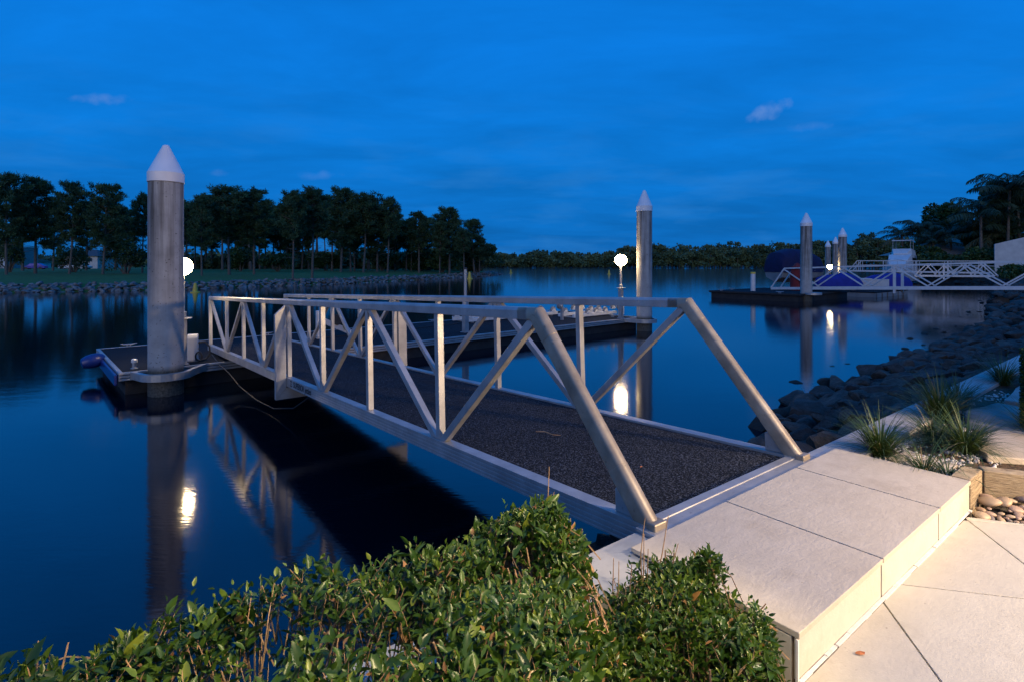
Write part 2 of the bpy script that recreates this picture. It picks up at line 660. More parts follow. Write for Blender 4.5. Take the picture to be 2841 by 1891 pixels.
M["navy"] = simple("navy canvas", (0.003, 0.005, 0.040), (0.005, 0.008, 0.062), 3, 0.85, bump=0.4, bscale=3, bdist=0.1)
M["royal"] = simple("royal blue canvas", (0.006, 0.014, 0.19), (0.011, 0.024, 0.28), 2.5, 0.8, bump=0.4, bscale=4, bdist=0.08)
M["fender"] = simple("blue fender vinyl", (0.008, 0.022, 0.14), (0.012, 0.032, 0.20), 6, 0.35)
M["red"] = simple("dark red canvas", (0.16, 0.012, 0.012), (0.24, 0.022, 0.02), 5, 0.8)
M["yellow"] = simple("yellow buoy plastic", (0.52, 0.36, 0.04), (0.66, 0.47, 0.06), 4, 0.5)
M["glass"] = simple("dark window glass", (0.012, 0.014, 0.018), (0.02, 0.022, 0.028), 4, 0.08)
M["render"] = simple("pale wall render", (0.44, 0.44, 0.43), (0.55, 0.55, 0.53), 2, 0.9, bump=0.2, bscale=20)
M["render_dark"] = simple("grey wall render", (0.20, 0.20, 0.20), (0.28, 0.28, 0.275), 2, 0.9)
M["rooftile"] = simple("charcoal roof tile", (0.05, 0.05, 0.055), (0.09, 0.09, 0.095), 12, 0.8, bump=0.6, bscale=8, bdist=0.05)
M["redroof"] = simple("terracotta roof tile", (0.20, 0.06, 0.035), (0.30, 0.10, 0.06), 10, 0.85)
M["globe"] = glow("lit opal globe", (1.0, 0.72, 0.38), 95.0)
M["lantern"] = glow("lit lantern glass", (1.0, 0.72, 0.34), 160.0)
M["headlamp"] = glow("lit headlamp", (1.0, 0.86, 0.66), 8.0)
M["bluelight"] = glow("lit blue strip", (0.03, 0.05, 1.0), 2.2)
M["bluepaint"] = simple("blue car paint", (0.01, 0.014, 0.30), (0.014, 0.02, 0.38), 3, 0.3)
M["bark"] = simple("pine bark", (0.07, 0.06, 0.05), (0.17, 0.145, 0.12), 7, 0.95, bump=0.8, bscale=16, bdist=0.05, stretch=(3, 3, 0.6))
M["twig"] = simple("cut hedge wood", (0.20, 0.115, 0.055), (0.40, 0.25, 0.13), 30, 0.8, bump=0.4, bscale=90, bdist=0.003)
M["twig_dark"] = simple("brown stem", (0.07, 0.045, 0.028), (0.16, 0.10, 0.06), 30, 0.85)
M["needles"] = make_leaf("pine needles", [(0.0, (0.020, 0.052, 0.024)), (0.5, (0.042, 0.095, 0.040)), (1.0, (0.085, 0.15, 0.062))], 0.7, 0.25)
M["wood_leaf"] = make_leaf("far wood leaves", [(0.0, (0.030, 0.060, 0.024)), (0.5, (0.060, 0.105, 0.042)), (1.0, (0.12, 0.165, 0.070))], 0.8, 0.0)
M["shrub_leaf"] = make_leaf("shrub leaves", [(0.0, (0.014, 0.040, 0.010)), (0.5, (0.030, 0.072, 0.016)), (1.0, (0.065, 0.12, 0.028))], 0.6, 0.15)
M["palm_leaf"] = make_leaf("palm leaflets", [(0.0, (0.020, 0.042, 0.020)), (0.6, (0.045, 0.078, 0.036)), (1.0, (0.13, 0.11, 0.05))], 0.6, 0.15)
HEDGE_STOPS = [(0.0, (0.010, 0.032, 0.006)), (0.35, (0.030, 0.072, 0.010)), (0.70, (0.072, 0.125, 0.014)), (0.93, (0.19, 0.23, 0.028)), (0.965, (0.24, 0.12, 0.045)), (1.0, (0.36, 0.19, 0.08))]
M["hedge_leaf"] = make_leaf("hedge leaves", HEDGE_STOPS, 0.33, 0.25, spec=0.4)
M["hedge_leaf_single"] = make_leaf("single hedge leaf", HEDGE_STOPS[:4] + [(0.985, (0.22, 0.13, 0.04)), (1.0, (0.32, 0.17, 0.07))], 0.33, 0.25, True, 0.4)
M["grass"] = make_leaf("strap grass", [(0.0, (0.018, 0.042, 0.010)), (0.55, (0.045, 0.085, 0.018)), (0.85, (0.11, 0.13, 0.035)), (1.0, (0.26, 0.18, 0.07))], 0.5, 0.15)
M["dead_leaf"] = simple("orange dead leaf", (0.42, 0.13, 0.04), (0.55, 0.20, 0.07), 30, 0.6)
M["slate"] = simple("split stone paver", (0.20, 0.195, 0.185), (0.34, 0.33, 0.31), 5, 0.8, bump=0.7, bscale=14, bdist=0.015)
M["letter"] = simple("black lettering", (0.012, 0.012, 0.014), (0.02, 0.02, 0.022), 10, 0.6)


def make_pebble():
    t = NT("river cobble")
    oi = t.n.new("ShaderNodeObjectInfo")
    tone = t.ramp(oi.outputs["Random"], [(0.0, (0.09, 0.08, 0.08)), (0.3, (0.33, 0.22, 0.13)), (0.6, (0.42, 0.32, 0.21)), (0.85, (0.34, 0.24, 0.18)), (1.0, (0.14, 0.125, 0.125))])
    col = t.mix(1.0, tone, t.ramp(t.noise(14, 4), [(0.3, (0.82, 0.8, 0.78)), (0.7, (1.08, 1.06, 1.04))]), "MULTIPLY")
    return t.set(col, 0.5, 0.0, t.bump(t.noise(40), 0.1, 0.003))


M["pebble"] = make_pebble()


def make_gravel():
    t = NT("white gravel chips")
    at = t.n.new("ShaderNodeAttribute")
    at.attribute_name = "tint"
    return t.set(t.ramp(at.outputs["Fac"], [(0.0, (0.30, 0.22, 0.17)), (0.3, (0.50, 0.47, 0.44)), (1.0, (0.68, 0.66, 0.64))]), 0.7)


M["gravel"] = make_gravel()

# ------------------------------------------------------------------ the setting: water, ground, banks


def structure(o, label=None):
    o["kind"] = "structure"
    if label:
        o["label"] = label
    return o


MB().add([(-2500, -400, 0), (2500, -400, 0), (2500, 3500, 0), (-2500, 3500, 0)], [(0, 1, 2, 3)]).build("water", M["water"])["kind"] = "structure"


def fobj(o):
    o.location = O
    o.rotation_euler = (0, 0, FROT)
    return o


SHORE = [(-30, 0.9), (-8, 0.9), (0, 1.7), (4.67, 1.95), (7.9, 2.5), (12.5, 2.6), (17.7, 3.0), (24.7, 3.8), (32, 4.9), (48, 7.8), (60, 9.5), (72, 14), (78, 20), (100, 30), (260, 60)]
SHORE[2:3] = [(-1.0, 1.0), (1.0, 1.1), (3.4, 1.35)]


def shore(x):
    for (a, b), (c, d) in zip(SHORE, SHORE[1:]):
        if x <= c:
            return b + (d - b) * (x - a) / (c - a)
    return SHORE[-1][1]


g = MB().prism([(-40, -60), (260, -60), (260, -0.12), (-40, -0.12)], -1.0, 0.55)
structure(fobj(g.build("ground", M["soil"])))
g = MB().prism([(12, -60), (260, -60), (260, -0.10), (12, -0.10)], 0.553, 0.86, False)
structure(fobj(g.build("lawn", M["lawn"])))
g = MB().prism([(1.87, -0.196), (1.87, -0.705), (2.115, -0.655), (2.21, -0.735), (2.70, -1.62), (12, -1.62), (12, -0.196)], 0.556, 0.868, False)
structure(fobj(g.build("garden_bed", M["soil"])))
g = MB()
xs = [-30, -8, -4, -2, 0, 2, 4.67, 6, 7.9, 10, 12.5, 15, 17.7, 20, 24.7, 32, 40, 48, 54, 60, 66, 72, 75, 78, 90, 100, 120, 260]


def crest(x):
    """where the top of the slope lies"""
    return 0.02 if x < 17.7 else max(0.02, (shore(x) - 2.6) * min(1, (x - 17.7) / 8))
vs, fs = [], []
for i, x in enumerate(xs):
    sh = shore(x)
    c = crest(x)
    vs += [(x, 0.0, 0.80), (x, c, 0.80 if x > 20 else 0.66), (x, c + (sh - c) * 0.55, 0.28), (x, sh + 1.5, -0.5)]
for i in range(len(xs) - 1):
    for k in range(3):
        fs.append((i * 4 + k, i * 4 + 4 + k, i * 4 + 5 + k, i * 4 + 1 + k))
structure(fobj(g.add(vs, fs).build("embankment", M["earth"])))

# far bank with the pine grove
BANK = [(-140, 20), (-70, 34), (-50, 38.5), (-38, 41.3), (-30, 45.5), (-24, 53), (-17.5, 63), (-13, 77), (-8, 92), (-3.2, 112), (-2.0, 120), (-5, 132), (-24, 165), (-60, 220)]
g = MB()
vs, fs = [], []
rows = [(-1.2, -0.6), (1.6, 0.46), (4.0, 0.62), (12, 0.95), (30, 1.25), (260, 1.6)]
bd = Vector((-0.72, 0.69))
for i, (x, y) in enumerate(BANK):
    if i >= len(BANK) - 3:
        d = Vector((-0.85, -0.2))
    elif i >= 9:
        d = Vector((-0.95, 0.1))
    else:
        d = bd
    if i == len(BANK) - 1:
        d = Vector((-1, 0))
    for off, z in rows:
        vs.append((x + d.x * off, y + d.y * off, z))
nr = len(rows)
for i in range(len(BANK) - 1):
    for k in range(nr - 1):
        fs.append((i * nr + k, i * nr + nr + k, i * nr + nr + k + 1, i * nr + k + 1))
structure(g.add(vs, fs).build("far_bank", M["lawn"], smooth=True))

# ------------------------------------------------------------------ rocks
ROCKS = []


def rock_mesh(k, sub):
    r = random.Random(100 + k)
    bm = bmesh.new()
    bmesh.ops.create_icosphere(bm, subdivisions=sub, radius=0.5)
    planes = []
    for _ in range(11):
        n = Vector((r.uniform(-1, 1), r.uniform(-1, 1), r.uniform(-1, 1))).normalized()
        planes.append((n, r.uniform(0.20, 0.38)))
    for v in bm.verts:
        for n, d in planes:
            e = v.co.dot(n) - d
            if e > 0:
                v.co -= n * e * 0.985
        v.co *= 1 + r.uniform(-0.015, 0.015)
        v.co.z *= 0.72
    me = bpy.data.meshes.new("rock")
    bm.to_mesh(me)
    bm.free()
    me.materials.append(M["rock"])
    return me


ROCKS_NEAR = [rock_mesh(k, 3) for k in range(9)]
ROCKS_FAR = [rock_mesh(k + 20, 2) for k in range(6)]
ROCKS_BANK = [m_.copy() for m_ in ROCKS_FAR]
for m_ in ROCKS_BANK:
    m_.materials[0] = M["pale_rock"]


def joined_rocks(name, items, parent, mat="rock"):
    """the many small remote rocks as one part"""
    Vs, Fs, n = [], [], 0
    mat_name = mat
    for me, mat in items:
        co = np.array([v.co for v in me.vertices])
        R = np.array(mat.to_3x3())
        co = co @ R.T + np.array(mat.translation)
        tr = np.array([tuple(p.vertices) for p in me.polygons])
        Vs.append(co)
        Fs.append(tr + n)
        n += len(co)
    o = bpy.data.objects.new(name, np_mesh(name, np.concatenate(Vs), np.concatenate(Fs), M[mat_name]))
    link(o, parent)
    o["kind"] = "stuff"
    return o


def right_rocks():
    root = fthing("rock_revetment", "dark boulder revetment sloping from the pale wall coping into the water", "rock revetment", 0, 0, 0)
    r = random.Random(5)
    items = []
    x = -1.4
    while x < 80:
        step = 0.31 if x < 14 else min(0.9, 0.36 + (x - 14) * 0.02)
        sh = shore(x)
        cr_ = crest(x)
        y = 0.28 if x < 17.7 else max(0.28, cr_)
        while y < sh - 0.12 + r.uniform(-0.15, 0.22):
            s = r.choice((r.uniform(0.26, 0.44), r.uniform(0.34, 0.66))) * (1 if x < 14 else min(1.5, 1 + (x - 14) * 0.02))
            xx, yy = x + r.uniform(-0.16, 0.16), y + r.uniform(-0.12, 0.12)
            tt = (yy - cr_) / (sh - cr_)
            z = 0.66 - 0.60 * tt + r.uniform(-0.05, 0.05) if tt < 1 else 0.06 - (tt - 1) * 0.5 + r.uniform(-0.08, 0.02)
            if -0.3 < xx < 1.9:
                z = min(z, 0.42)
            if xx < -0.9:
                z = min(z, 0.30)
            items.append((xx, yy, z, s))
            y += step * r.uniform(0.7, 1.1)
        if r.random() < 0.22:
            items.append((x, sh + r.uniform(0.3, 0.9), -0.04, r.uniform(0.18, 0.36)))
        x += step
    eye = Vector((0, 0, CAM_Z))

    def shown(it):
        p = FW(it[0], it[1], it[2])
        u = 1420 + 1526 * p.x / max(p.y, 0.1)
        if p.y < 0.5 or u > 2950 or u < 1150:
            return 0
        return it[3] / (p - eye).length
    items.sort(key=shown, reverse=True)
    rest = []
    for i, (x, y, z, s) in enumerate(items):
        e = Euler((r.uniform(-0.5, 0.5), r.uniform(-0.5, 0.5), r.uniform(0, 6.28)))
        sc = (s * r.uniform(0.95, 1.4), s * r.uniform(0.8, 1.1), s * r.uniform(0.7, 1.0))
        mat = Matrix.LocRotScale(Vector((x, y, z)), e, sc)
        if i < 300:
            o = bpy.data.objects.new("rock", r.choice(ROCKS_NEAR))
            link(o, root)
            o.matrix_local = mat
        else:
            rest.append((r.choice(ROCKS_FAR), mat))
    joined_rocks("small_rocks", rest, root)


right_rocks()


def bank_rocks():
    root = thing("rock_revetment", "long low line of broken rock edging the grassy far bank", "rock revetment")
    r = random.Random(9)
    items = []
    for (x0, y0), (x1, y1) in list(zip(BANK, BANK[1:]))[1:11]:
        L = math.hypot(x1 - x0, y1 - y0)
        n = int(L / (0.42 if y0 < 60 else 0.7))
        for i in range(n):
            for off, z in ((0.1, -0.02), (0.55, 0.14), (1.0, 0.29), (1.5, 0.43), (2.0, 0.52)):
                t = (i + r.random()) / n
                d = bd if y0 < 100 else Vector((-0.95, 0.1))
                o2 = off + r.uniform(-0.2, 0.2)
                items.append((x0 + (x1 - x0) * t + d.x * o2, y0 + (y1 - y0) * t + d.y * o2, z + r.uniform(-0.06, 0.08), r.uniform(0.35, 0.85)))
    items.sort(key=lambda it: it[3] / math.hypot(it[0], it[1]) if abs(it[0] / it[1]) < 0.96 else 0, reverse=True)
    rest = []
    for i, (x, y, z, s) in enumerate(items):
        mat = Matrix.LocRotScale(Vector((x, y, z)), Euler((r.uniform(-0.5, 0.5), r.uniform(-0.5, 0.5), r.uniform(0, 6.28))), (s * 1.25, s, s * 0.75))
        if i < 300:
            o = bpy.data.objects.new("rock", r.choice(ROCKS_BANK))
            link(o, root)
            o.matrix_local = mat
        else:
            rest.append((r.choice(ROCKS_BANK), mat))
    joined_rocks("small_rocks", rest, root, "pale_rock")


bank_rocks()

# ------------------------------------------------------------------ sea wall, landing step, terrace
wall = fthing("sea_wall", "long low wall with smooth pale concrete coping between garden and boulders", "sea wall", 0, 0, 0)
MB().box(-9, 75, -0.15, 0.03, 0.3, 0.838).build("wall", M["concrete"], wall)
for x0, x1 in ((-9, -4.2), (-4.196, 6.2), (6.204, 16), (16.004, 26), (26.004, 75)):
    MB().box(x0, x1, -0.195, 0.062, 0.84, 0.90).build("coping", M["coping"], wall, bevel=0.004)

step = fthing("landing_step", "low landing step clad in cream tiles at the foot of the gangway", "step", 0, 0, 0)
MB().box(-0.186, 1.845, -0.728, -0.21, 0.556, 0.906).build("core", M["grout"], step)
XS = [-0.2, 0.541, 1.302, 1.858]
for a, b in zip(XS, XS[1:]):
    MB().box(a + (0.004 if a > -0.1 else 0), b - (0.004 if b < 1.8 else 0), -0.750, -0.052, 0.909, 0.930).build("tile", M["tile"], step, bevel=0.0025)
    MB().box(a + 0.006 + (0.003 if a > -0.1 else 0), b - (0.004 if b < 1.8 else 0), -0.742, -0.730, 0.768, 0.9045).build("riser_tile", M["riser"], step, bevel=0.0015)
MB().box(-0.1985, -0.188, -0.722, -0.205, 0.700, 0.9045).build("side_tile", M["riser"], step, bevel=0.0015)
MB().box(-0.2035, -0.1945, -0.7475, -0.7385, 0.566, 0.9055).build("corner_trim", M["silicone"], step, bevel=0.001)
m = MB()
r = random.Random(3)
x = -0.19
while x < 1.85:
    w = r.uniform(0.05, 0.16)
    m.box(x, min(x + w, 1.856), -0.7535 - r.uniform(0, 0.004), -0.7425, 0.7625, 0.7665 + r.uniform(0, 0.003))
    x += w + (r.uniform(0.0, 0.012) if r.random() < 0.5 else 0)
m.build("joint_sealant", M["silicone"], step)
o = MB().box(-0.03, 1.60, -0.049, 0.064, 0.902, 0.921).build("abutment_plate", M["aluminium"], step, bevel=0.003)
o = MB().box(1.62, 1.86, -0.049, 0.02, 0.902, 0.916).build("abutment_plate", M["aluminium"], step, bevel=0.003)


def clip(poly, a, b, c):
    """keep a*x+b*y<=c"""
    out = []
    for i, p in enumerate(poly):
        q = poly[(i + 1) % len(poly)]
        dp, dq = a * p[0] + b * p[1] - c, a * q[0] + b * q[1] - c
        if dp <= 0:
            out.append(p)
        if dp * dq < 0:
            t = dp / (dp - dq)
            out.append((p[0] + (q[0] - p[0]) * t, p[1] + (q[1] - p[1]) * t))
    return out


terrace = fthing("terrace", "terrace of large cream tiles laid diagonally below the landing step", "terrace", 0, 0, 0)
e1 = (0.628, -0.778)
e2 = (0.778, 0.628)
T = 0.754
base_poly = [(-0.197, -4.2), (3.8, -4.2), (3.8, -0.7555), (-0.197, -0.7555)]
MB().prism([(-0.195, -4.2), (3.8, -4.2), (1.76, -0.757), (-0.195, -0.757)], 0.553, 0.752).build("mortar_bed", M["grout"], terrace)
pn = (0.838, 0.546)
pc = 1.749 * pn[0] + -0.752 * pn[1]
for i in range(-2, 7):
    for j in range(-6, 6):
        a0, a1 = 0.916 + T * i + 0.0032, 0.916 + T * (i + 1) - 0.0032
        b0, b1 = 0.0895 + T * j + 0.0032, 0.0895 + T * (j + 1) - 0.0032
        poly = [(a * e1[0] + b * e2[0], a * e1[1] + b * e2[1]) for a, b in ((a0, b0), (a1, b0), (a1, b1), (a0, b1))]
        poly = clip(poly, -1, 0, 0.197)
        poly = clip(poly, 0, 1, -0.7555) if poly else poly
        poly = clip(poly, pn[0], pn[1], pc) if poly else poly
        poly = clip(poly, 0, -1, 4.2) if poly else poly
        if len(poly) >= 3:
            ar = sum(p[0] * q[1] - q[0] * p[1] for p, q in zip(poly, poly[1:] + poly[:1]))
            if abs(ar) < 0.004:
                continue
            if ar < 0:
                poly.reverse()
            MB().prism(poly, 0.745, 0.762).build("tile", M["riser"], terrace, bevel=0.0015, seg=1)

# ------------------------------------------------------------------ gangway
SL = math.atan(0.0385)
gang = thing("gangway", "aluminium truss gangway with charcoal carpet sloping down to the pontoon", "gangway", FW(0, 0, 0.93), rot=Euler((-SL, 0, FROT), "XYZ"))
AL = M["aluminium"]
GL = 11.12
RT = 0.985
CH = [(0.0, -0.110), (0.085, -0.110), (0.085, 0.0), (0.0, 0.0), (0.0, -0.022), (0.004, -0.025), (0.0, -0.028), (0.0, -0.048), (0.004, -0.051), (0.0, -0.054), (0.0, -0.074), (0.004, -0.077), (0.0, -0.080), (0.0, -0.096), (0.004, -0.099), (0.0, -0.102)]


def yz_prism(m, poly, x0, x1):
    n = len(poly)
    vs = [(x0, a, b) for a, b in poly] + [(x1, a, b) for a, b in poly]
    fs = [tuple(range(n)), tuple(reversed(range(n, 2 * n)))] + [(i, n + i, n + (i + 1) % n, (i + 1) % n) for i in range(n)]
    return m.add(vs, fs)


NY = [1.93, 3.19, 4.43, 5.67, 6.92, 8.15, 9.45]


def dtube(wd, hg):
    """rounded-top tube outline"""
    pts = [(-wd, -hg), (wd, -hg)]
    for k in range(9):
        a = PI * k / 8
        pts.append((wd * math.cos(a), hg - wd * 0.75 + wd * 0.75 * math.sin(a)))
    return pts


for side in (0, 1):
    X = (lambda v: v) if side == 0 else (lambda v: 1.554 - v)
    prof = [(X(a), b) for a, b in CH]
    m = MB()
    n = len(prof)
    vs = [(a, 0.02, b) for a, b in prof] + [(a, GL, b) for a, b in prof]
    m.add(vs, [(i, (i + 1) % n, n + (i + 1) % n, n + i) for i in range(n)] + [tuple(reversed(range(n))), tuple(range(n, 2 * n))])
    chord = m.build("bottom_chord", AL, gang)
    xc = X(0.044)
    # handrail with chamfered upper edges
    hr = [(-0.036, -0.035), (0.036, -0.035), (0.038, 0.018), (0.026, 0.036), (-0.026, 0.036), (-0.038, 0.018)]
    MB().sweep(hr, (xc, 0.86, RT - 0.037), (xc, 11.03, RT - 0.037), (1, 0, 0)).build("handrail", AL, gang, bevel=0.003)
    for y in NY:
        MB().bar((xc, y, 0.001), (xc, y, RT - 0.073), 0.052, 0.052).build("post", AL, gang, bevel=0.003)
    tops = [0.86, NY[1], NY[3], NY[5], 11.0]
    bots = [NY[0], NY[2], NY[4], NY[6]]
    for k, b in enumerate(bots):
        for tp, sg in ((tops[k], -1), (tops[k + 1], 1)):
            tz, bz = RT - 0.075, 0.012
            p0 = Vector((xc, b + sg * 0.055, bz))
            p1 = Vector((xc, tp - sg * (0.055 if 0.9 < tp < 10.9 else -0.03 if tp < 1 else 0.03), tz - 0.018))
            # cut square ends flush with rail and chord
            d = p1 - p0
            hw = 0.026 * d.length / abs(d.z)
            pol = [(p0.y - hw, 0.001), (p0.y + hw, 0.001), (p1.y + hw, RT - 0.074), (p1.y - hw, RT - 0.074)]
            if pol[0][0] > pol[1][0]:
                pol.reverse()
            yz_prism(MB(), pol, xc - 0.025, xc + 0.025).build("diagonal", AL, gang, bevel=0.003)
    # far end post, slightly raked
    yz_prism(MB(), [(11.03, 0.001), (11.10, 0.001), (11.06, RT - 0.002), (11.035, RT - 0.002)], xc - 0.032, xc + 0.032).build("far_end_post", AL, gang, bevel=0.004)
    # raked end post with a rounded upper face, elbow and foot sleeves
    a, b = Vector((xc, 0.03, -0.02)), Vector((xc, 0.80, RT - 0.035))
    d = (b - a).normalized()
    MB().sweep(dtube(0.036, 0.045), a + d * 0.30, b - d * 0.17, (1, 0, 0)).build("end_post", M["brownish"], gang, smooth=True, bevel=0.002)
    m = MB().sweep(dtube(0.0372, 0.0462), b - d * 0.171, b + d * 0.012, (1, 0, 0))
    m.sweep(hr, (xc, 0.78, RT - 0.037), (xc, 0.95, RT - 0.037), (1, 0, 0))
    m.build("rail_elbow", M["brownish"], gang, smooth=True, bevel=0.002)
    MB().sweep(dtube(0.0372, 0.0462), a, a + d * 0.301, (1, 0, 0)).build("post_foot", M["brownish"], gang, smooth=True, bevel=0.002)
    MB().box(xc - 0.045, xc + 0.045, -0.025, 0.028, -0.035, 0.022).build("foot_block", M["brownish"], gang, bevel=0.006)
    yz_prism(MB(), [(0.06, 0.001), (0.235, 0.001), (0.235, 0.11), (0.18, 0.13)], xc - 0.014, xc + 0.014).build("gusset", AL, gang, bevel=0.002)
    # outrigger bracket: upright plate beyond the chord, sloping head
    m = MB()
    xo, xi = X(-0.13), X(-0.002)
    yc = NY[3]
    pts = [(xi, -0.13), (xo, -0.262), (xo, 0.79), (X(-0.01), RT - 0.085), (xi, RT - 0.085)]
    vs = [(p, yc - 0.03, q) for p, q in pts] + [(p, yc + 0.03, q) for p, q in pts]
    k = len(pts)
    fs = [tuple(range(k)), tuple(reversed(range(k, 2 * k)))] + [(i, k + i, k + (i + 1) % k, (i + 1) % k) for i in range(k)]
    m.add(vs, fs).build("outrigger_plate", AL, gang, bevel=0.002)
# underframe
m = MB()
m.add([(-0.129, NY[3] - 0.029, -0.264), (1.683, NY[3] - 0.029, -0.264), (1.554, NY[3] - 0.029, -0.131), (0, NY[3] - 0.029, -0.131),
       (-0.129, NY[3] + 0.029, -0.264), (1.683, NY[3] + 0.029, -0.264), (1.554, NY[3] + 0.029, -0.131), (0, NY[3] + 0.029, -0.131)],
      [(0, 1, 2, 3), (7, 6, 5, 4), (0, 4, 5, 1), (1, 5, 6, 2), (2, 6, 7, 3), (3, 7, 4, 0)])
m.build("cross_beam", AL, gang)
MB().box(0.087, 1.467, 0.09, GL - 0.01, -0.055, -0.016).build("deck_carpet", M["deck"], gang)
MB().box(0.087, 1.467, 0.03, 0.0885, -0.06, -0.002).build("threshold_bar", AL, gang, bevel=0.005)
for y in np.arange(1.0, 11, 1.25):
    MB().box(0.086, 1.468, y - 0.025, y + 0.025, -0.105, -0.057).build("joist", AL, gang)

# lettering and emblem on the chord
cu = bpy.data.curves.new("lettering", "FONT")
cu.body = "SUPERIOR Jetties"
cu.size = 0.098
cu.extrude = 0.0006
cu.offset = 0.0016
cu.space_character = 0.94
tmp = bpy.data.objects.new("tmp", cu)
scene.collection.objects.link(tmp)
dg = bpy.context.evaluated_depsgraph_get()
me = bpy.data.meshes.new_from_object(tmp.evaluated_get(dg))
bpy.data.objects.remove(tmp)
wdt = max(v.co.x for v in me.vertices)
me.materials.clear()
me.materials.append(M["letter"])
o = bpy.data.objects.new("lettering", me)
link(o, gang)
o.matrix_local = Matrix(((0, 0, -1, -0.0012), (-0.66 / wdt, 0, 0, 5.36), (0, 1, 0, -0.084), (0, 0, 0, 1)))
m = MB()
for a0, a1 in ((0.5, 2.6), (3.64, 5.74)):
    pts = []
    n = 10
    ring = []
    for k in range(n + 1):
        a = a0 + (a1 - a0) * k / n
        ring.append((math.cos(a), math.sin(a)))
    vs = [(-0.0016, 5.45 - c * 0.042, -0.052 + s_ * 0.040) for c, s_ in ring] + [(-0.0016, 5.45 - c * 0.026, -0.052 + s_ * 0.025) for c, s_ in ring]
    m.add(vs, [(i, i + 1, n + 2 + i, n + 1 + i) for i in range(n)])
m.add([(-0.0016, 5.475, -0.047), (-0.0016, 5.425, -0.047), (-0.0016, 5.425, -0.058), (-0.0016, 5.475, -0.058)], [(0, 1, 2, 3)])
m.build("emblem", M["letter"], gang)

tag(MB().tube([(0, 0, 0.006), (0.07, 0.01, 0.012), (0.16, -0.02, 0.008), (0.215, 0.0, 0.006)], [0.0035, 0.004, 0.003, 0.0015], 6).build("twig", M["twig"]),
    "thin brown twig lying on the gangway carpet", "twig")
bpy.data.objects["twig"].matrix_world = gang.matrix_basis @ Matrix.Translation((0.70, 1.62, -0.016)) @ Matrix.Rotation(-1.25, 4, "Z")
tag(MB().add([(-0.012, 0, 0), (0, -0.006, 0.004), (0.013, 0, 0.001), (0.0, 0.007, 0.006)], [(0, 1, 2, 3)]).build("dead_leaf", M["dead_leaf"]),
    "tiny reddish dead leaf on the gangway carpet", "leaf")
bpy.data.objects["dead_leaf"].matrix_world = gang.matrix_basis @ Matrix.Translation((0.66, 0.58, -0.013))

# ------------------------------------------------------------------ pontoon
PR = 0.066
pont = fthing("pontoon", "long floating pontoon with dark deck and silver edge rails", "pontoon", -1.56, 9.35, 0, PR)
PL, PW, DZ = 14.35, 3.50, 0.38
MB().box(0.10, PL - 0.1, 0.10, PW - 0.1, -0.35, 0.245).build("float", M["float"], pont)
MB().box(0.062, PL - 0.062, 0.062, PW - 0.062, 0.25, DZ - 0.006).build("deck", M["dock"], pont)
for x0, x1, y0, y1 in ((0, PL, 0, 0.06), (0, PL, PW - 0.06, PW), (0, 0.06, 0.06, PW - 0.06), (PL - 0.06, PL, 0.06, PW - 0.06)):
    for z0, z1, ins in ((0.345, 0.382, 0), (0.295, 0.332, 0.006), (0.248, 0.284, 0.003)):
        MB().box(x0 + (ins if x1 - x0 < 1 and x0 < 1 else 0), x1 - (ins if x1 - x0 < 1 and x0 > 1 else 0), y0 + (ins if y1 - y0 < 1 and y0 < 1 else 0), y1 - (ins if y1 - y0 < 1 and y0 > 1 else 0), z0, z1).build("edge_rail", AL, pont, bevel=0.004)
    MB().box(x0 + 0.016, x1 - 0.016, y0 + 0.016, y1 - 0.016, 0.246, 0.344).build("rail_backing", M["black"], pont)


def cleat_mesh():
    m = MB()
    m.box(-0.05, 0.05, -0.025, 0.025, 0, 0.012)
    m.bar((-0.03, 0, 0.01), (-0.03, 0, 0.05), 0.02, 0.02).bar((0.03, 0, 0.01), (0.03, 0, 0.05), 0.02, 0.02)
    m.tube([(-0.15, 0, 0.068), (-0.08, 0, 0.055), (0, 0, 0.052), (0.08, 0, 0.055), (0.15, 0, 0.068)], [0.009, 0.014, 0.016, 0.014, 0.009], 8)
    return m.mesh("cleat", AL, True)


CL = cleat_mesh()
for x, y, rz in ((0.55, 3.38, 0.0), (3.4, 3.40, 0.0), (8.3, 3.40, 0.0), (13.5, 3.40, 0), (13.62, 0.6, 1.57)):
    o = bpy.data.objects.new("cleat", CL)
    link(o, pont)
    o.location = (x, y, DZ + 0.002)
    o.rotation_euler = (0, 0, rz)


def guide(cx, cy):
    """flat band that holds a pile against the pontoon's front edge"""
    R = 0.40
    path = [(cx - 0.46, 0.0), (cx - 0.44, -0.10)]
    for k in range(13):
        a = PI + 0.35 + (PI - 1.05) * k / 12
        path.append((cx + R * math.cos(a), cy + R * math.sin(a)))
    path += [(cx + 0.46, cy - 0.02), (cx + 0.66, 0.0)]
    m = MB()
    n = len(path)
    vs = []
    for i, p in enumerate(path):
        a = Vector(path[max(i - 1, 0)])
        b = Vector(path[min(i + 1, n - 1)])
        d = (b - a).normalized()
        nrm = Vector((-d.y, d.x))
        q = Vector(p) + nrm * 0.075
        for (px, py, pz) in ((p[0], p[1], 0.27), (p[0], p[1], 0.385), (q.x, q.y, 0.385), (q.x, q.y, 0.372), (p[0] + nrm.x * 0.012, p[1] + nrm.y * 0.012, 0.372), (p[0] + nrm.x * 0.012, p[1] + nrm.y * 0.012, 0.27)):
            vs.append((px, py, pz))
    fs = []
    for i in range(n - 1):
        for k in range(6):
            fs.append((i * 6 + k, i * 6 + (k + 1) % 6, (i + 1) * 6 + (k + 1) % 6, (i + 1) * 6 + k))
    fs += [tuple(range(6)), tuple(reversed(range((n - 1) * 6, n * 6)))]
    m.add(vs, fs)
    return m.build("pile_guide", AL, pont)


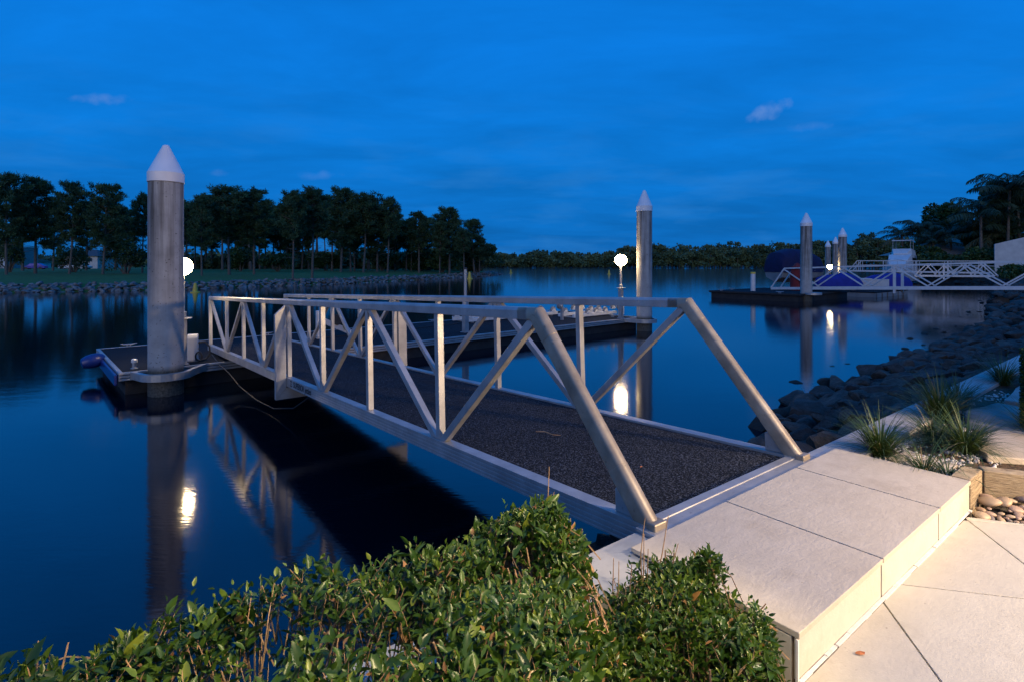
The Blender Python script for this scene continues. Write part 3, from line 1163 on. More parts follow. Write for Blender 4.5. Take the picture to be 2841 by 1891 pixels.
def to_pont(x, y):
    dx, dy = x + 1.56, y - 9.35
    c, s_ = math.cos(PR), math.sin(PR)
    return dx * c + dy * s_, -dx * s_ + dy * c


LPX, LPY = -0.93, 9.15
RPX, RPY = 12.36, 9.82
guide(*to_pont(LPX, LPY))
guide(*to_pont(RPX, RPY))


def pile(label, x, y, rad, capz, topz, world_xy=None, group="concrete mooring piles with white cone caps"):
    loc = FW(x, y, 0) if world_xy is None else Vector((*world_xy, 0))
    t = thing("mooring_pile", label, "mooring pile", loc, random.uniform(0, 6), group)
    m = MB()
    m.lathe([(rad, -1.2), (rad, capz * 0.5), (rad * 0.99, capz - 0.005)], 40)
    m.build("shaft", M["pile"], t, smooth=True)
    h = topz - capz
    rc = rad * 1.04
    MB().lathe([(rc, capz), (rc, capz + h * 0.245), (rc * 0.985, capz + h * 0.25), (rc * 0.22, topz - h * 0.06), (rc * 0.17, topz - h * 0.02), (rc * 0.06, topz)], 40).build("cap", M["cap"], t, smooth=True)
    return t


pile("tall near pile with stained shaft, standing at the pontoon's front beside the gangway foot", LPX, LPY, 0.258, 3.49, 4.12)
pile("pile at the far end of the pontoon, lit down one side by the globe lamp", RPX, RPY, 0.248, 3.86, 4.55)


def globe_lamp(label, x, y, gz, r):
    t = fthing("globe_lamp", label, "lamp post", x, y, DZ, PR, "globe lamps on the pontoon")
    g = gz - DZ
    MB().box(-0.09, 0.09, -0.09, 0.09, 0, 0.012).build("base_plate", AL, t)
    MB().box(-0.062, 0.062, -0.062, 0.062, 0.012, g - 0.92).build("square_post", AL, t, bevel=0.006)
    MB().lathe([(0.15, g - 0.92), (0.155, g - 0.912), (0.15, g - 0.905)], 28).build("disc", AL, t, smooth=True)
    MB().lathe([(0.065, g - 0.905), (0.065, g - 0.80), (0.05, g - 0.79)], 20).build("collar", AL, t, smooth=True)
    MB().lathe([(0.037, g - 0.79), (0.037, g - r * 0.93)], 16).build("pole", AL, t, smooth=True)
    MB().ball((0, 0, g), r, r, r * 0.95).build("globe", M["globe"], t, smooth=True)
    return t


globe_lamp("lit globe lamp half hidden behind the tall near pile", -0.63, 9.66, 2.10, 0.165)
globe_lamp("lit globe lamp on a slim post beside the pile at the pontoon's far end", 11.93, 10.44, 2.28, 0.195)

t = fthing("steel_post", "bare metal post with black cap standing midway along the pontoon", "post", 5.83, 10.42, DZ, PR)
MB().box(-0.10, 0.10, -0.10, 0.10, 0, 0.012).build("base_plate", AL, t)
MB().box(-0.065, 0.065, -0.065, 0.065, 0.012, 0.72).build("square_post", AL, t, bevel=0.006)
MB().lathe([(0.085, 0.72), (0.085, 0.80), (0.04, 0.81)], 20).build("collar", AL, t, smooth=True)
MB().lathe([(0.038, 0.81), (0.038, 1.63)], 16).build("pole", AL, t, smooth=True)
MB().lathe([(0.040, 1.63), (0.040, 1.67), (0.03, 1.685)], 16).build("cap", M["black"], t, smooth=True)

t = fthing("power_pedestal", "white power pedestal with black hose beside the tall near pile", "power pedestal", -0.43, 9.93, DZ, PR - 0.3)
m = MB()
yz_prism(m, [(-0.07, 0.02), (0.07, 0.02), (0.07, 0.42), (0.05, 0.475), (0.0, 0.49), (-0.05, 0.475), (-0.07, 0.42)], -0.085, 0.085)
m.build("housing", M["white"], t, bevel=0.012)
MB().box(-0.10, 0.10, -0.085, 0.085, 0, 0.02).build("foot", AL, t)
for z in (0.12, 0.22, 0.32, 0.40):
    MB().box(0.0855, 0.094, -0.03, 0.03, z - 0.012, z + 0.012).build("socket", M["timber"], t)
MB().tube([(0.095, -0.02, 0.33), (0.20, -0.04, 0.34), (0.27, -0.05, 0.25), (0.28, -0.06, 0.12), (0.22, -0.08, 0.035), (0.12, -0.12, 0.02), (0.05, -0.13, 0.05)], 0.016, 8).build("hose", M["black"], t, smooth=True)
ring = [(0.13 + 0.012 * math.cos(k), -0.10, 0.085 + 0.06 * math.sin(k * 0.7)) for k in np.linspace(0, 9, 22)]
MB().tube([(0.12, -0.10 + 0.004 * i, 0.09 + 0.075 * math.sin(k)) if False else (0.10 + 0.05 * math.cos(k), -0.105 + 0.003 * i, 0.09 + 0.08 * math.sin(k)) for i, k in enumerate(np.linspace(0, 12.5, 30))], 0.014, 6).build("hose_coil", M["black"], t, smooth=True)

t = fthing("dock_bollard", "small grey bollard with white head near the pontoon's corner", "bollard", -1.33, 9.70, DZ, PR)
MB().lathe([(0.055, 0), (0.055, 0.012), (0.03, 0.016), (0.03, 0.10)], 16).build("stem", AL, t, smooth=True)
MB().lathe([(0.035, 0.10), (0.045, 0.105), (0.045, 0.15), (0.03, 0.165)], 16).build("head", M["white"], t, smooth=True)

t = fthing("mooring_fender", "fat blue fender lashed to the outer edge of the pontoon", "fender", -1.86, 11.45, 0.33, PR)
MB().lathe([(0.03, -0.19), (0.09, -0.17), (0.125, -0.09), (0.135, 0.0), (0.125, 0.09), (0.09, 0.16), (0.05, 0.19)], 20).build("body", M["fender"], t, smooth=True).rotation_euler = (0, PI / 2 - 0.2, 0.0)
MB().box(0.105, 0.155, -2.05, 0.55, -0.16, 0.02).build("edge_strip", M["fender"], t, bevel=0.02)

# hose slung under the gangway
t = fthing("slung_hose", "black service hose hanging in a loop below the gangway", "hose", 0, 0, 0)
MB().tube([FWl for FWl in [(-0.05, 10.35, 0.40), (-0.10, 9.3, 0.36), (-0.06, 8.75, 0.30), (0.0, 8.2, 0.15), (0.08, 7.5, 0.06), (0.15, 6.8, 0.06), (0.25, 6.2, 0.17), (0.4, 5.8, 0.42), (0.5, 5.6, 0.60)]], 0.009, 8).build("hose", M["black"], t, smooth=True)

# winch stand
t = fthing("winch_stand", "white winch stand with a slanted arm on the far side of the pontoon", "winch stand", 2.45, 11.55, DZ, PR)
MB().box(-0.09, 0.09, -0.07, 0.07, 0.0, 0.66).build("upright", M["offwhite"], t, bevel=0.01)
MB().box(-0.092, 0.092, -0.0725, 0.0725, 0.03, 0.05).build("band", M["grey"], t)
MB().bar((0.08, 0.05, 0.42), (0.98, 0.35, 0.02), 0.06, 0.13, (0, 1, 0)).build("arm", M["offwhite"], t, bevel=0.006)
m = MB().tube([(0.48, 0.12, 0.40), (0.48, 0.26, 0.40)], 0.10, 14)
m.tube([(0.48, 0.11, 0.40), (0.48, 0.13, 0.40)], 0.13, 14).tube([(0.48, 0.25, 0.40), (0.48, 0.27, 0.40)], 0.13, 14)
m.build("winch", M["black"], t, smooth=True)
MB().tube([(0.55, 0.18, 0.44), (0.66, 0.2, 0.36), (0.68, 0.2, 0.22), (0.74, 0.2, 0.12)], 0.022, 6).build("strap", simple("lime strap", (0.12, 0.16, 0.03), (0.2, 0.24, 0.05), 20), t)

# roller cradles for a small craft
def roller_cradle(label, x, y, L, rz, rollers, tall=()):
    t = fthing("roller_cradle", label, "roller cradle", x, y, DZ, PR + rz, "roller cradles on the pontoon")
    for yy in (0.0, 0.62):
        MB().box(0, L, yy - 0.05, yy + 0.05, 0.03, 0.135).build("beam", M["offwhite"], t, bevel=0.01)
    for xx in (0.25, L - 0.3):
        MB().box(xx - 0.05, xx + 0.05, -0.045, 0.665, 0.002, 0.028).build("cross_member", AL, t)
    proto = None
    for k, xx in enumerate(rollers):
        for yy in (0.0, 0.62):
            if proto is None:
                m = MB()
                m.add([(-0.12, -0.06, 0.135), (0.12, -0.06, 0.135), (0.03, -0.06, 0.235), (-0.03, -0.06, 0.235), (-0.12, -0.045, 0.135), (0.12, -0.045, 0.135), (0.03, -0.045, 0.235), (-0.03, -0.045, 0.235)],
                      [(0, 1, 2, 3), (7, 6, 5, 4), (0, 4, 5, 1), (1, 5, 6, 2), (2, 6, 7, 3), (3, 7, 4, 0)])
                m.add([(a, -b + 0.0, c) for a, b, c in m.v[:8]], [(3, 2, 1, 0), (4, 5, 6, 7), (1, 5, 4, 0), (2, 6, 5, 1), (3, 7, 6, 2), (0, 4, 7, 3)])
                br = m.mesh("roller_bracket", M["offwhite"])
                m2 = MB().tube([(0, -0.041, 0), (0, -0.034, 0), (0, 0.034, 0), (0, 0.041, 0)], [0.085, 0.105, 0.105, 0.085], 20)
                rm = m2.mesh("roller", M["grey"], True)
                hm = MB().tube([(0, -0.062, 0), (0, 0.062, 0)], 0.035, 12).mesh("hub", M["offwhite"], True)
                proto = True
            up = 0.10 if (k, yy) in tall else 0.0
            b = link(bpy.data.objects.new("roller_bracket", br), t)
            b.location = (xx, yy, up * 0.8)
            ro = link(bpy.data.objects.new("roller", rm), t)
            ro.location = (xx, yy, 0.20 + up)
            h = link(bpy.data.objects.new("hub", hm), ro)
    return t


roller_cradle("long pale roller cradle lying behind the bare metal post", 7.05, 12.3, 4.0, 0.0, (0.12, 0.8, 1.6, 2.3, 3.1, 3.8))
roller_cradle("pale roller cradle with raised wheels near the far globe lamp", 10.55, 11.25, 2.35, 0.03, (0.3, 0.75, 1.2, 1.7, 2.15), ((2, 0.62), (1, 0.62), (4, 0.0)))
t = fthing("guide_wheel", "single grey wheel on a short metal post between the roller cradles", "guide wheel", 10.0, 11.2, DZ, PR)
MB().box(-0.04, 0.04, -0.04, 0.04, 0, 0.42).build("post", AL, t, bevel=0.004)
MB().tube([(0, -0.05, 0.46), (0, -0.04, 0.46), (0, 0.04, 0.46), (0, 0.05, 0.46)], [0.09, 0.11, 0.11, 0.09], 20).build("wheel", M["grey"], t, smooth=True).location = (-0.1, 0, 0)
MB().tube([(-0.1, -0.07, 0.46), (-0.1, 0.07, 0.46)], 0.03, 10).build("hub", M["offwhite"], t, smooth=True)
t = fthing("guide_wheel", "grey wheel on a white block between the far globe lamp and its pile", "guide wheel", 12.85, 11.3, DZ, PR)
MB().box(0.08, 0.22, -0.05, 0.05, 0, 0.34).build("post", M["white"], t, bevel=0.008)
MB().tube([(0, -0.05, 0.30), (0, -0.04, 0.30), (0, 0.04, 0.30), (0, 0.05, 0.30)], [0.10, 0.12, 0.12, 0.10], 20).build("wheel", M["grey"], t, smooth=True)
MB().tube([(-0.0, 0, 0.30), (0.10, 0, 0.30)], 0.03, 10).build("hub", M["offwhite"], t, smooth=True)
tag(fobj(MB().tube([(2.2, 11.6, 0.39), (3.6, 11.75, 0.388), (5.2, 12.0, 0.388), (6.4, 12.2, 0.388), (7.3, 12.5, 0.388)], 0.011, 6).build("mooring_rope", M["black"], None, smooth=True)),
    "thin dark rope lying across the pontoon deck behind the gangway", "rope")

# ------------------------------------------------------------------ buoys


def buoy(label, x, y, s, detail=True):
    t = thing("marker_buoy", label, "buoy", (x, y, 0), 0, "yellow marker buoys on the water")
    MB().lathe([(0.40 * s, -0.1), (0.42 * s, 0.02 * s), (0.40 * s, 0.07 * s), (0.20 * s, 0.10 * s)], 20).build("float_collar", M["yellow"], t, smooth=True)
    MB().lathe([(0.23 * s, 0.09 * s), (0.20 * s, 0.35 * s), (0.13 * s, 0.72 * s), (0.10 * s, 0.84 * s), (0.05 * s, 0.86 * s)], 20).build("cone", M["yellow"], t, smooth=True)


buoy("nearest yellow marker buoy, floating off the rocks beside the near pile", -24.3, 42.2, 0.86)
buoy("yellow marker buoy in mid channel, larger of the three by the globe lamp", -6.4, 83.0, 1.25)
buoy("small yellow marker buoy close beside the far globe lamp", 16.2, 108, 1.05) if False else None
buoy("yellow marker buoy seen just beside the globe of the far lamp", 21.7, 123, 1.15)
buoy("tiny yellow marker buoy just off the tip of the far bank", -0.3, 140, 1.1)

# ------------------------------------------------------------------ trees


def make_pine(k, h, base, width, nl):
    """trunk with limbs, and a crown of needle clumps"""
    r = np.random.default_rng(40 + k)
    m = MB()
    bend = r.uniform(-0.25, 0.25, 2)
    pts = []
    for i in range(8):
        t = i / 7
        pts.append((bend[0] * math.sin(t * 3), bend[1] * math.sin(t * 2.4), h * 0.97 * t))
    m.tube(pts, [0.17 * (1 - 0.85 * i / 7) for i in range(8)], 8)
    cl_p, cl_s = [], []
    for i in range(nl):
        t = (i + r.uniform(0, 1)) / nl
        z = h * (base + (0.985 - base) * t)
        a = i * 2.399 + r.uniform(-0.4, 0.4)
        prof = math.sin(PI * (0.16 + 0.80 * t)) ** 0.7
        L = width * prof * r.uniform(0.65, 1.15)
        rise = r.uniform(0.0, 0.5) + 0.35 * t
        f = z / h
        c = np.array([bend[0] * math.sin(f * 3), bend[1] * math.sin(f * 2.4), z])
        d = np.array([math.cos(a), math.sin(a), rise])
        e1_ = c + d * L * 0.55 + np.array([0, 0, -0.06 * L])
        e2_ = c + d * L + np.array([0, 0, 0.10 * L])
        m.tube([tuple(c), tuple(e1_), tuple(e2_)], [0.05, 0.032, 0.012], 4, False)
        nc = 4 + int(L * 3.0)
        for q in range(nc):
            u = 0.38 + 0.62 * (q + r.uniform(0, 1)) / nc
            p = c + d * L * u + r.normal(0, 0.17 * (0.6 + L * 0.3), 3) + np.array([0, 0, 0.1 * L * u])
            cl_p.append(p)
            cl_s.append(r.uniform(0.7, 1.25))
    # bare dead limbs below the crown
    for i in range(7):
        z = h * r.uniform(base * 0.45, base + 0.05)
        a = r.uniform(0, 6.28)
        L = r.uniform(0.5, 1.3)
        c = (0, 0, z)
        m.tube([c, (math.cos(a) * L * 0.6, math.sin(a) * L * 0.6, z + 0.1), (math.cos(a) * L, math.sin(a) * L, z + r.uniform(-0.2, 0.4))], [0.03, 0.02, 0.008], 4, False)
    P, S = np.array(cl_p), np.array(cl_s)
    per = 38
    pos = np.repeat(P, per, 0)
    off = r.normal(0, 1, (len(pos), 3))
    off /= np.linalg.norm(off, axis=1, keepdims=True)
    off[:, 2] = off[:, 2] * 0.7 + 0.15
    sz = np.repeat(S, per)
    rad = r.uniform(0.03, 0.36, len(pos)) * sz
    pos = pos + off * rad[:, None]
    ax = off + r.normal(0, 0.5, off.shape) + np.array([0, 0, 0.3])
    nr_ = r.normal(0, 1, off.shape)
    size = np.stack([r.uniform(0.022, 0.050, len(pos)), r.uniform(0.20, 0.40, len(pos)), np.ones(len(pos))], 1)
    tv = np.array([(-1, 0, 0), (1, 0, 0), (0.6, 1, 0), (-0.6, 1, 0)], float)
    tt = np.array([(0, 1, 2), (0, 2, 3)])
    V, F = scatter(tv, tt, pos, ax, nr_, size)
    tint = np.repeat(np.clip(np.repeat(r.uniform(0.1, 0.9, len(P)), per) + r.normal(0, 0.12, len(pos)), 0, 1), 4)
    return m.mesh("trunk", M["bark"], True), np_mesh("crown", V, F, M["needles"], tint)


PINES_EXTRA = ((6, 11.5, 0.22, 1.7, 30), (7, 11.5, 0.36, 3.0, 34))
PINES = [make_pine(0, 11.5, 0.30, 2.6, 46), make_pine(1, 11.5, 0.37, 2.3, 40), make_pine(2, 11.5, 0.45, 2.4, 38), make_pine(3, 11.5, 0.33, 2.1, 38), make_pine(4, 11.5, 0.50, 2.5, 38), make_pine(5, 11.5, 0.40, 2.8, 44)] + [make_pine(*a) for a in PINES_EXTRA]


def ground_far(x, y):
    best = 1e9
    for (x0, y0), (x1, y1) in zip(BANK, BANK[1:]):
        L2 = (x1 - x0) ** 2 + (y1 - y0) ** 2
        t = max(0, min(1, ((x - x0) * (x1 - x0) + (y - y0) * (y1 - y0)) / L2))
        best = min(best, math.hypot(x - x0 - t * (x1 - x0), y - y0 - t * (y1 - y0)))
    pts = [(0, 0.3), (1.6, 0.46), (4, 0.62), (12, 0.95), (30, 1.2), (300, 1.5)]
    for (a, b), (c, d) in zip(pts, pts[1:]):
        if best <= c:
            return b + (d - b) * (best - a) / (c - a)
    return 1.3


def pine(label, u, Y, vtop, kind, group="pines in the grove on the far bank", wide=1.0):
    x = (u - 1420.5) / 1526 * Y
    z0 = ground_far(x, Y) - 0.05
    top = CAM_Z + (735 - vtop) / 1526 * Y
    s = (top - z0) / 11.5
    t = thing("pine_tree", label, "pine tree", (x, Y, z0), random.uniform(0, 6.28), group)
    wide *= random.uniform(0.88, 1.22)
    t.scale = (s * wide, s * wide, s)
    t.rotation_euler.x, t.rotation_euler.y = random.uniform(-0.035, 0.035), random.uniform(-0.035, 0.035)
    tr, crn = PINES[kind]
    link(bpy.data.objects.new("trunk", tr), t)
    link(bpy.data.objects.new("crown", crn), t)
    return t


FRONT = [(18, 57, 490, 0, 1.0, "pine at the left end of the grove, its crown cut by the frame"),
         (98, 60, 500, 3, 1.05, "dense tall pine standing just behind the blue lit car"),
         (192, 60, 512, 1, 1.0, "open crowned pine in front of the hip roofed house"),
         (285, 60, 518, 0, 1.0, "broad pine with low limbs between the house and the round bush"),
         (395, 66, 545, 2, 0.8, "slim sparse pine standing just beside the near mooring pile"),
         (560, 60, 546, 3, 0.9, "thin pine seen just past the near pile above the globe lamp"),
         (636, 64, 526, 5, 1.0, "wide dark pine behind the nearest yellow buoy"),
         (705, 66, 530, 1, 1.05, "pine with two lean trunks' width of gap beside it, past the dark wide one"),
         (812, 58, 540, 2, 0.95, "pine with a pale trunk forking low, nearest the rocks"),
         (866, 62, 536, 4, 1.0, "straight high crowned pine with a bare pale trunk"),
         (946, 84, 530, 0, 1.0, "tallest pine in the middle of the grove, with a domed crown"),
         (1008, 84, 546, 4, 0.95, "high crowned pine beside the tallest one, bare trunk against sky gaps"),
         (1075, 86, 556, 2, 0.95, "lean pine before the dip in the grove's skyline"),
         (1162, 92, 592, 1, 1.1, "low spreading pine after the dip in the skyline"),
         (1247, 96, 582, 0, 1.15, "broad pine near the tip of the bank with a pale trunk"),
         (1316, 102, 612, 3, 1.2, "bushy pine leaning out at the very tip of the bank")]
for u, Y, vt, k, wd, lab in FRONT:
    pine(lab, u, Y, vt, k, wide=wd)
r = random.Random(12)
SKYL = [(0, 500), (120, 520), (220, 540), (330, 560), (440, 548), (520, 545), (600, 540), (700, 545), (800, 548), (900, 545), (1000, 552), (1060, 562), (1100, 592), (1150, 605), (1240, 590), (1300, 610), (1330, 640)]


def skyline(u):
    for (a, b), (c, d) in zip(SKYL, SKYL[1:]):
        if u <= c:
            return b + (d - b) * (u - a) / (c - a)
    return 640


for u in (465, 505, 540, 590, 612, 668, 690, 742, 770, 792, 838, 890, 905, 925, 968, 985, 1030, 1050, 1098, 1120, 1140, 1190, 1215, 1270, 1290, 1335, 520, 575, 630, 655, 705, 725, 755, 815, 855, 878, 940, 1015, 1085, 1175, 1230):
    Y = r.uniform(88, 112)
    pine("slender pine in the crowded back rows of the grove on the far bank", u + r.uniform(-8, 8), Y, skyline(u) + r.uniform(0, 46), r.randrange(8), "back row pines of the grove")
for u in (60, 150, 232, 318, 362):
    pine("slender pine standing apart behind the open left part of the grove", u + r.uniform(-8, 8), r.uniform(76, 95), skyline(u) + r.uniform(20, 50), r.choice((1, 3, 0)), "left back pines of the grove")


def at0(u, Y):
    return (u - 1420.5) / 1526 * Y


def leafy(name, label, cat, x, y, z0, rx, ry, h, n, seed, mat="shrub_leaf", leaf=0.16, group=None, stem=True, low=0.0):
    """bush or broadleaf tree: stems, and leaf-sized faces through an uneven crown volume"""
    r = np.random.default_rng(seed)
    t = thing(name, label, cat, (x, y, z0), 0, group)
    nb = max(6, int(10 + n / 900))
    lob = []
    for i in range(nb):
        a, q = r.uniform(0, 6.28), math.sqrt(r.uniform(0, 1)) * 0.72
        lob.append((rx * q * math.cos(a), ry * q * math.sin(a), h * (low + (1 - low) * r.uniform(0.28, 0.86)), r.uniform(0.24, 0.42)))
    L = np.array(lob)
    idx = r.integers(0, nb, n)
    d = r.normal(0, 1, (n, 3))
    d /= np.linalg.norm(d, axis=1, keepdims=True)
    rad = L[idx, 3] * r.uniform(0.45, 1.08, n) ** 0.6
    pos = L[idx, :3] + d * rad[:, None] * np.array([rx, ry, h * 0.55])
    pos[:, 2] = np.maximum(pos[:, 2], 0.03 * h)
    ax = d + r.normal(0, 0.6, (n, 3))
    nr_ = d + r.normal(0, 0.5, (n, 3)) + np.array([0, 0, 0.5])
    s = r.uniform(0.6, 1.3, n) * leaf
    size = np.stack([s * 0.42, s, s], 1)
    tv = np.array([(0, 0, 0), (1, 0.5, 0.1), (0, 1.1, 0), (-1, 0.5, 0.1)], float)
    V, F = scatter(tv, np.array([(0, 1, 2), (0, 2, 3)]), pos, ax, nr_, size)
    tint = np.repeat(np.clip(r.uniform(0.15, 0.8, nb)[idx] + r.normal(0, 0.15, n), 0, 1), 4)
    link(bpy.data.objects.new("crown", np_mesh("crown", V, F, M[mat], tint)), t)
    if stem:
        m = MB()
        for i in range(min(nb, 9)):
            lx, ly, lz, _ = lob[i]
            m.tube([(lx * 0.05, ly * 0.05, 0), (lx * 0.4, ly * 0.4, lz * 0.55), (lx, ly, lz)], [0.03 * h ** 0.7, 0.02 * h ** 0.7, 0.006 * h], 5, False)
        m.build("trunk", M["bark"], t, smooth=True)
    return t


leafy("bush", "round dark bush on the far lawn just left of the near pile", "bush", -43.5, 62, 0.85, 2.4, 2.0, 4.2, 5200, 1)
leafy("bush", "low dark bush under the open crowned pine, screening the house", "bush", -52.5, 66, 0.9, 2.3, 2.0, 3.6, 4200, 2)
leafy("bush", "dense dark bush by the blue lit car", "bush", -58.5, 64, 0.9, 1.7, 1.6, 4.6, 4200, 3)
leafy("bush", "low understory bush behind the fork trunked pine", "bush", at0(770, 80), 80, 1.1, 3.0, 2.2, 2.6, 4200, 21, leaf=0.24)
leafy("bush", "leggy understory bush between the wide dark pine and the one beside it", "bush", at0(668, 78), 78, 1.1, 2.2, 1.8, 3.4, 4200, 22, leaf=0.24)
leafy("bush", "dark understory bush left of the tallest middle pine", "bush", at0(905, 92), 92, 1.1, 3.2, 2.4, 3.0, 4500, 23, leaf=0.26)
leafy("bush", "dark understory bush under the lean pine before the skyline dip", "bush", at0(1060, 96), 96, 1.0, 3.6, 2.6, 3.4, 4500, 24, leaf=0.28)
leafy("bush", "understory bush beneath the low spreading pine after the dip", "bush", at0(1165, 101), 101, 0.9, 3.4, 2.6, 3.6, 4500, 25, leaf=0.28)
leafy("bush", "thick undergrowth bush at the tip of the far bank", "bush", -6.8, 107, 0.6, 5.0, 4.0, 5.6, 7000, 4, leaf=0.3)
leafy("bush", "low bush beside the pale trunked pine near the bank's tip", "bush", -12.5, 99, 0.8, 3.6, 3.0, 4.0, 5000, 5, leaf=0.28)


def wood_mass(name, label, pts, seed, n_per, leaf, parts=("canopy",)):
    """far-off wood as one mass: overlapping crowns of leaf clumps"""
    r = np.random.default_rng(seed)
    P = []
    T = []
    m = MB()
    for (x, y, z0, h, w) in pts:
        n = n_per
        nb = 7
        lobes = np.stack([r.normal(0, 0.42, nb) * w, r.normal(0, 0.42, nb) * w, h * r.uniform(0.12, 0.86, nb)], 1)
        lr = r.uniform(0.34, 0.62, nb) * w
        idx = r.integers(0, nb, n)
        d = r.normal(0, 1, (n, 3))
        d /= np.linalg.norm(d, axis=1, keepdims=True)
        p = lobes[idx] + d * (lr[idx] * r.uniform(0.5, 1.05, n))[:, None] * np.array([1, 1, 0.62])
        p[:, 2] = np.clip(p[:, 2], 0.1, h)
        P.append(p + np.array([x, y, z0]))
        T.append(np.clip(r.uniform(0.1, 0.8) + r.normal(0, 0.18, nb)[idx] + r.normal(0, 0.1, n), 0, 1))
        a = r.uniform(-0.12, 0.12, 2)
        m.tube([(x, y, z0 - 0.4), (x + a[0] * h * 0.4, y, z0 + h * 0.4), (x + a[0] * h, y + a[1] * h, z0 + h * 0.8)], [0.02 * h, 0.014 * h, 0.005 * h], 4, False)
    P = np.concatenate(P)
    T = np.concatenate(T)
    n = len(P)
    ax = r.normal(0, 1, (n, 3))
    nr_ = r.normal(0, 1, (n, 3))
    s = r.uniform(0.6, 1.3, n) * leaf
    V, F = scatter(np.array([(0, 0, 0), (0.6, 0.5, 0), (0, 1.1, 0), (-0.6, 0.5, 0)], float), np.array([(0, 1, 2), (0, 2, 3)]), P, ax, nr_, np.stack([s, s, s], 1))
    t = thing(name, label, "wood", (0, 0, 0), kind="stuff")
    o = link(bpy.data.objects.new("canopy", np_mesh("canopy", V, F, M["wood_leaf"], np.repeat(T, 4))), t)
    o["kind"] = "stuff"
    o = m.build("trunks", M["bark"], t)
    o["kind"] = "stuff"


r = random.Random(21)
pts = []
PROF = [(1180, 700), (1345, 701), (1430, 706), (1480, 698), (1540, 702), (1600, 706), (1680, 704), (1740, 690), (1800, 680), (1870, 688), (1960, 683), (2040, 676), (2110, 680), (2180, 674), (2240, 672), (2330, 668), (2400, 655), (2470, 664), (2560, 670), (2900, 662)]


def prof(u):
    for (a, b), (c, d) in zip(PROF, PROF[1:]):
        if u <= c:
            return b + (d - b) * (u - a) / (c - a)
    return PROF[-1][1]


for row, Y in ((0, 400), (1, 412), (2, 426)):
    u = 1150.0
    while u < 2950:
        x = (u - 1420.5) / 1526 * Y
        top = CAM_Z + (735 - prof(u)) / 1526 * Y
        h = top * (r.uniform(0.62, 1.0) if row == 0 else r.uniform(0.95, 1.22))
        pts.append((x, Y + r.uniform(-3, 3), 0.1, h, r.uniform(4.0, 6.5)))
        u += r.uniform(11, 18)
wood_mass("wooded_shore", "dark wooded shore along the far side of the river", pts, 3, 420, 1.25)
pts = []
u = -120.0
while u < 1290:
    Y = r.uniform(150, 175)
    pts.append(((u - 1420.5) / 1526 * Y, Y, 1.2, r.uniform(3.2, 5.2) + (1.0 if u > 800 else 0), r.uniform(3.0, 4.6)))
    u += r.uniform(16, 26)
u = 440.0
while u < 1330:
    Y = r.uniform(108, 122)
    pts.append(((u - 1420.5) / 1526 * Y, Y, 1.0, r.uniform(1.8, 3.6) + (0.8 if u > 900 else 0), r.uniform(2.2, 3.4)))
    u += r.uniform(18, 34)
wood_mass("wooded_backdrop", "low dark thicket behind the pine grove", pts, 4, 150, 0.9)
MB().add([(-700, 385, 0.12), (900, 385, 0.12), (900, 900, 3), (-700, 900, 3)], [(0, 1, 2, 3)]).build("far_shore", M["earth"])["kind"] = "structure"

# ------------------------------------------------------------------ houses and cars behind the grove


def at(u, Y):
    return (u - 1420.5) / 1526 * Y


t = thing("house", "white flat roofed house with a dark upper window at the far left", "house", (at(20, 118), 118, 1.2))
MB().box(-7, 3.2, -4, 4, 0, 4.6).build("wall", M["render_dark"], t)
MB().box(-7.2, 3.5, -4.3, -4.02, 1.75, 2.15).build("balcony_slab", M["white"], t)
MB().box(-7, 3.3, -4.15, 4.1, 4.6, 4.9).build("roof", M["white"], t)
for x0, x1 in ((-6.2, -3.6), (-2.6, -0.3), (0.6, 2.6)):
    w = MB().box(x0, x1, -4.06, -4.0, 2.3, 4.0).build("window", M["white"], t)
    MB().box(x0 + 0.1, x1 - 0.1, -4.09, -4.061, 2.4, 3.9).build("pane", M["glass"], w)
for x in (-7.0, 3.25):
    MB().box(x - 0.15, x + 0.15, -4.28, -4.05, 0, 4.6).build("column", M["white"], t)
t = thing("house", "two storey house with a dark hip roof seen between pine trunks", "house", (at(245, 116), 116, 1.2))
MB().box(-3.0, 4.2, -3, 4, 0, 2.75).build("wall", M["render"], t)
MB().add([(-3.6, -3.6, 2.7), (4.8, -3.6, 2.7), (4.8, 4.6, 2.7), (-3.6, 4.6, 2.7), (-0.2, 0.5, 4.15), (1.4, 0.5, 4.15)], [(0, 1, 5, 4), (1, 2, 5), (2, 3, 4, 5), (3, 0, 4), (3, 2, 1, 0)]).build("roof", M["rooftile"], t)
for x0, x1, z0, z1 in ((-0.6, 0.4, 1.5, 2.4), (2.0, 3.2, 1.5, 2.4), (-2.3, -1.5, 0.3, 1.6), (1.6, 2.6, 0.1, 1.2)):
    w = MB().box(x0, x1, -3.05, -3.0, z0, z1).build("window", M["white"], t)
    MB().box(x0 + 0.08, x1 - 0.08, -3.07, -3.051, z0 + 0.08, z1 - 0.08).build("pane", M["glass"], w)
t = thing("house", "low pale house with a red tiled roof behind the pines", "house", (at(82, 125), 125, 1.2))
MB().box(-2.4, 2.4, -2, 3, 0, 1.6).build("wall", M["render"], t)
MB().add([(-2.8, -2.4, 1.58), (2.8, -2.4, 1.58), (2.8, 3.4, 1.58), (-2.8, 3.4, 1.58), (-1.4, 0.5, 2.4), (1.4, 0.5, 2.4)], [(0, 1, 5, 4), (1, 2, 5), (2, 3, 4, 5), (3, 0, 4), (3, 2, 1, 0)]).build("roof", M["redroof"], t)
w = MB().box(-1.2, 0.2, -2.05, -2.0, 0.5, 1.3).build("window", M["white"], t)
MB().box(-1.1, 0.1, -2.07, -2.051, 0.58, 1.22).build("pane", M["glass"], w)


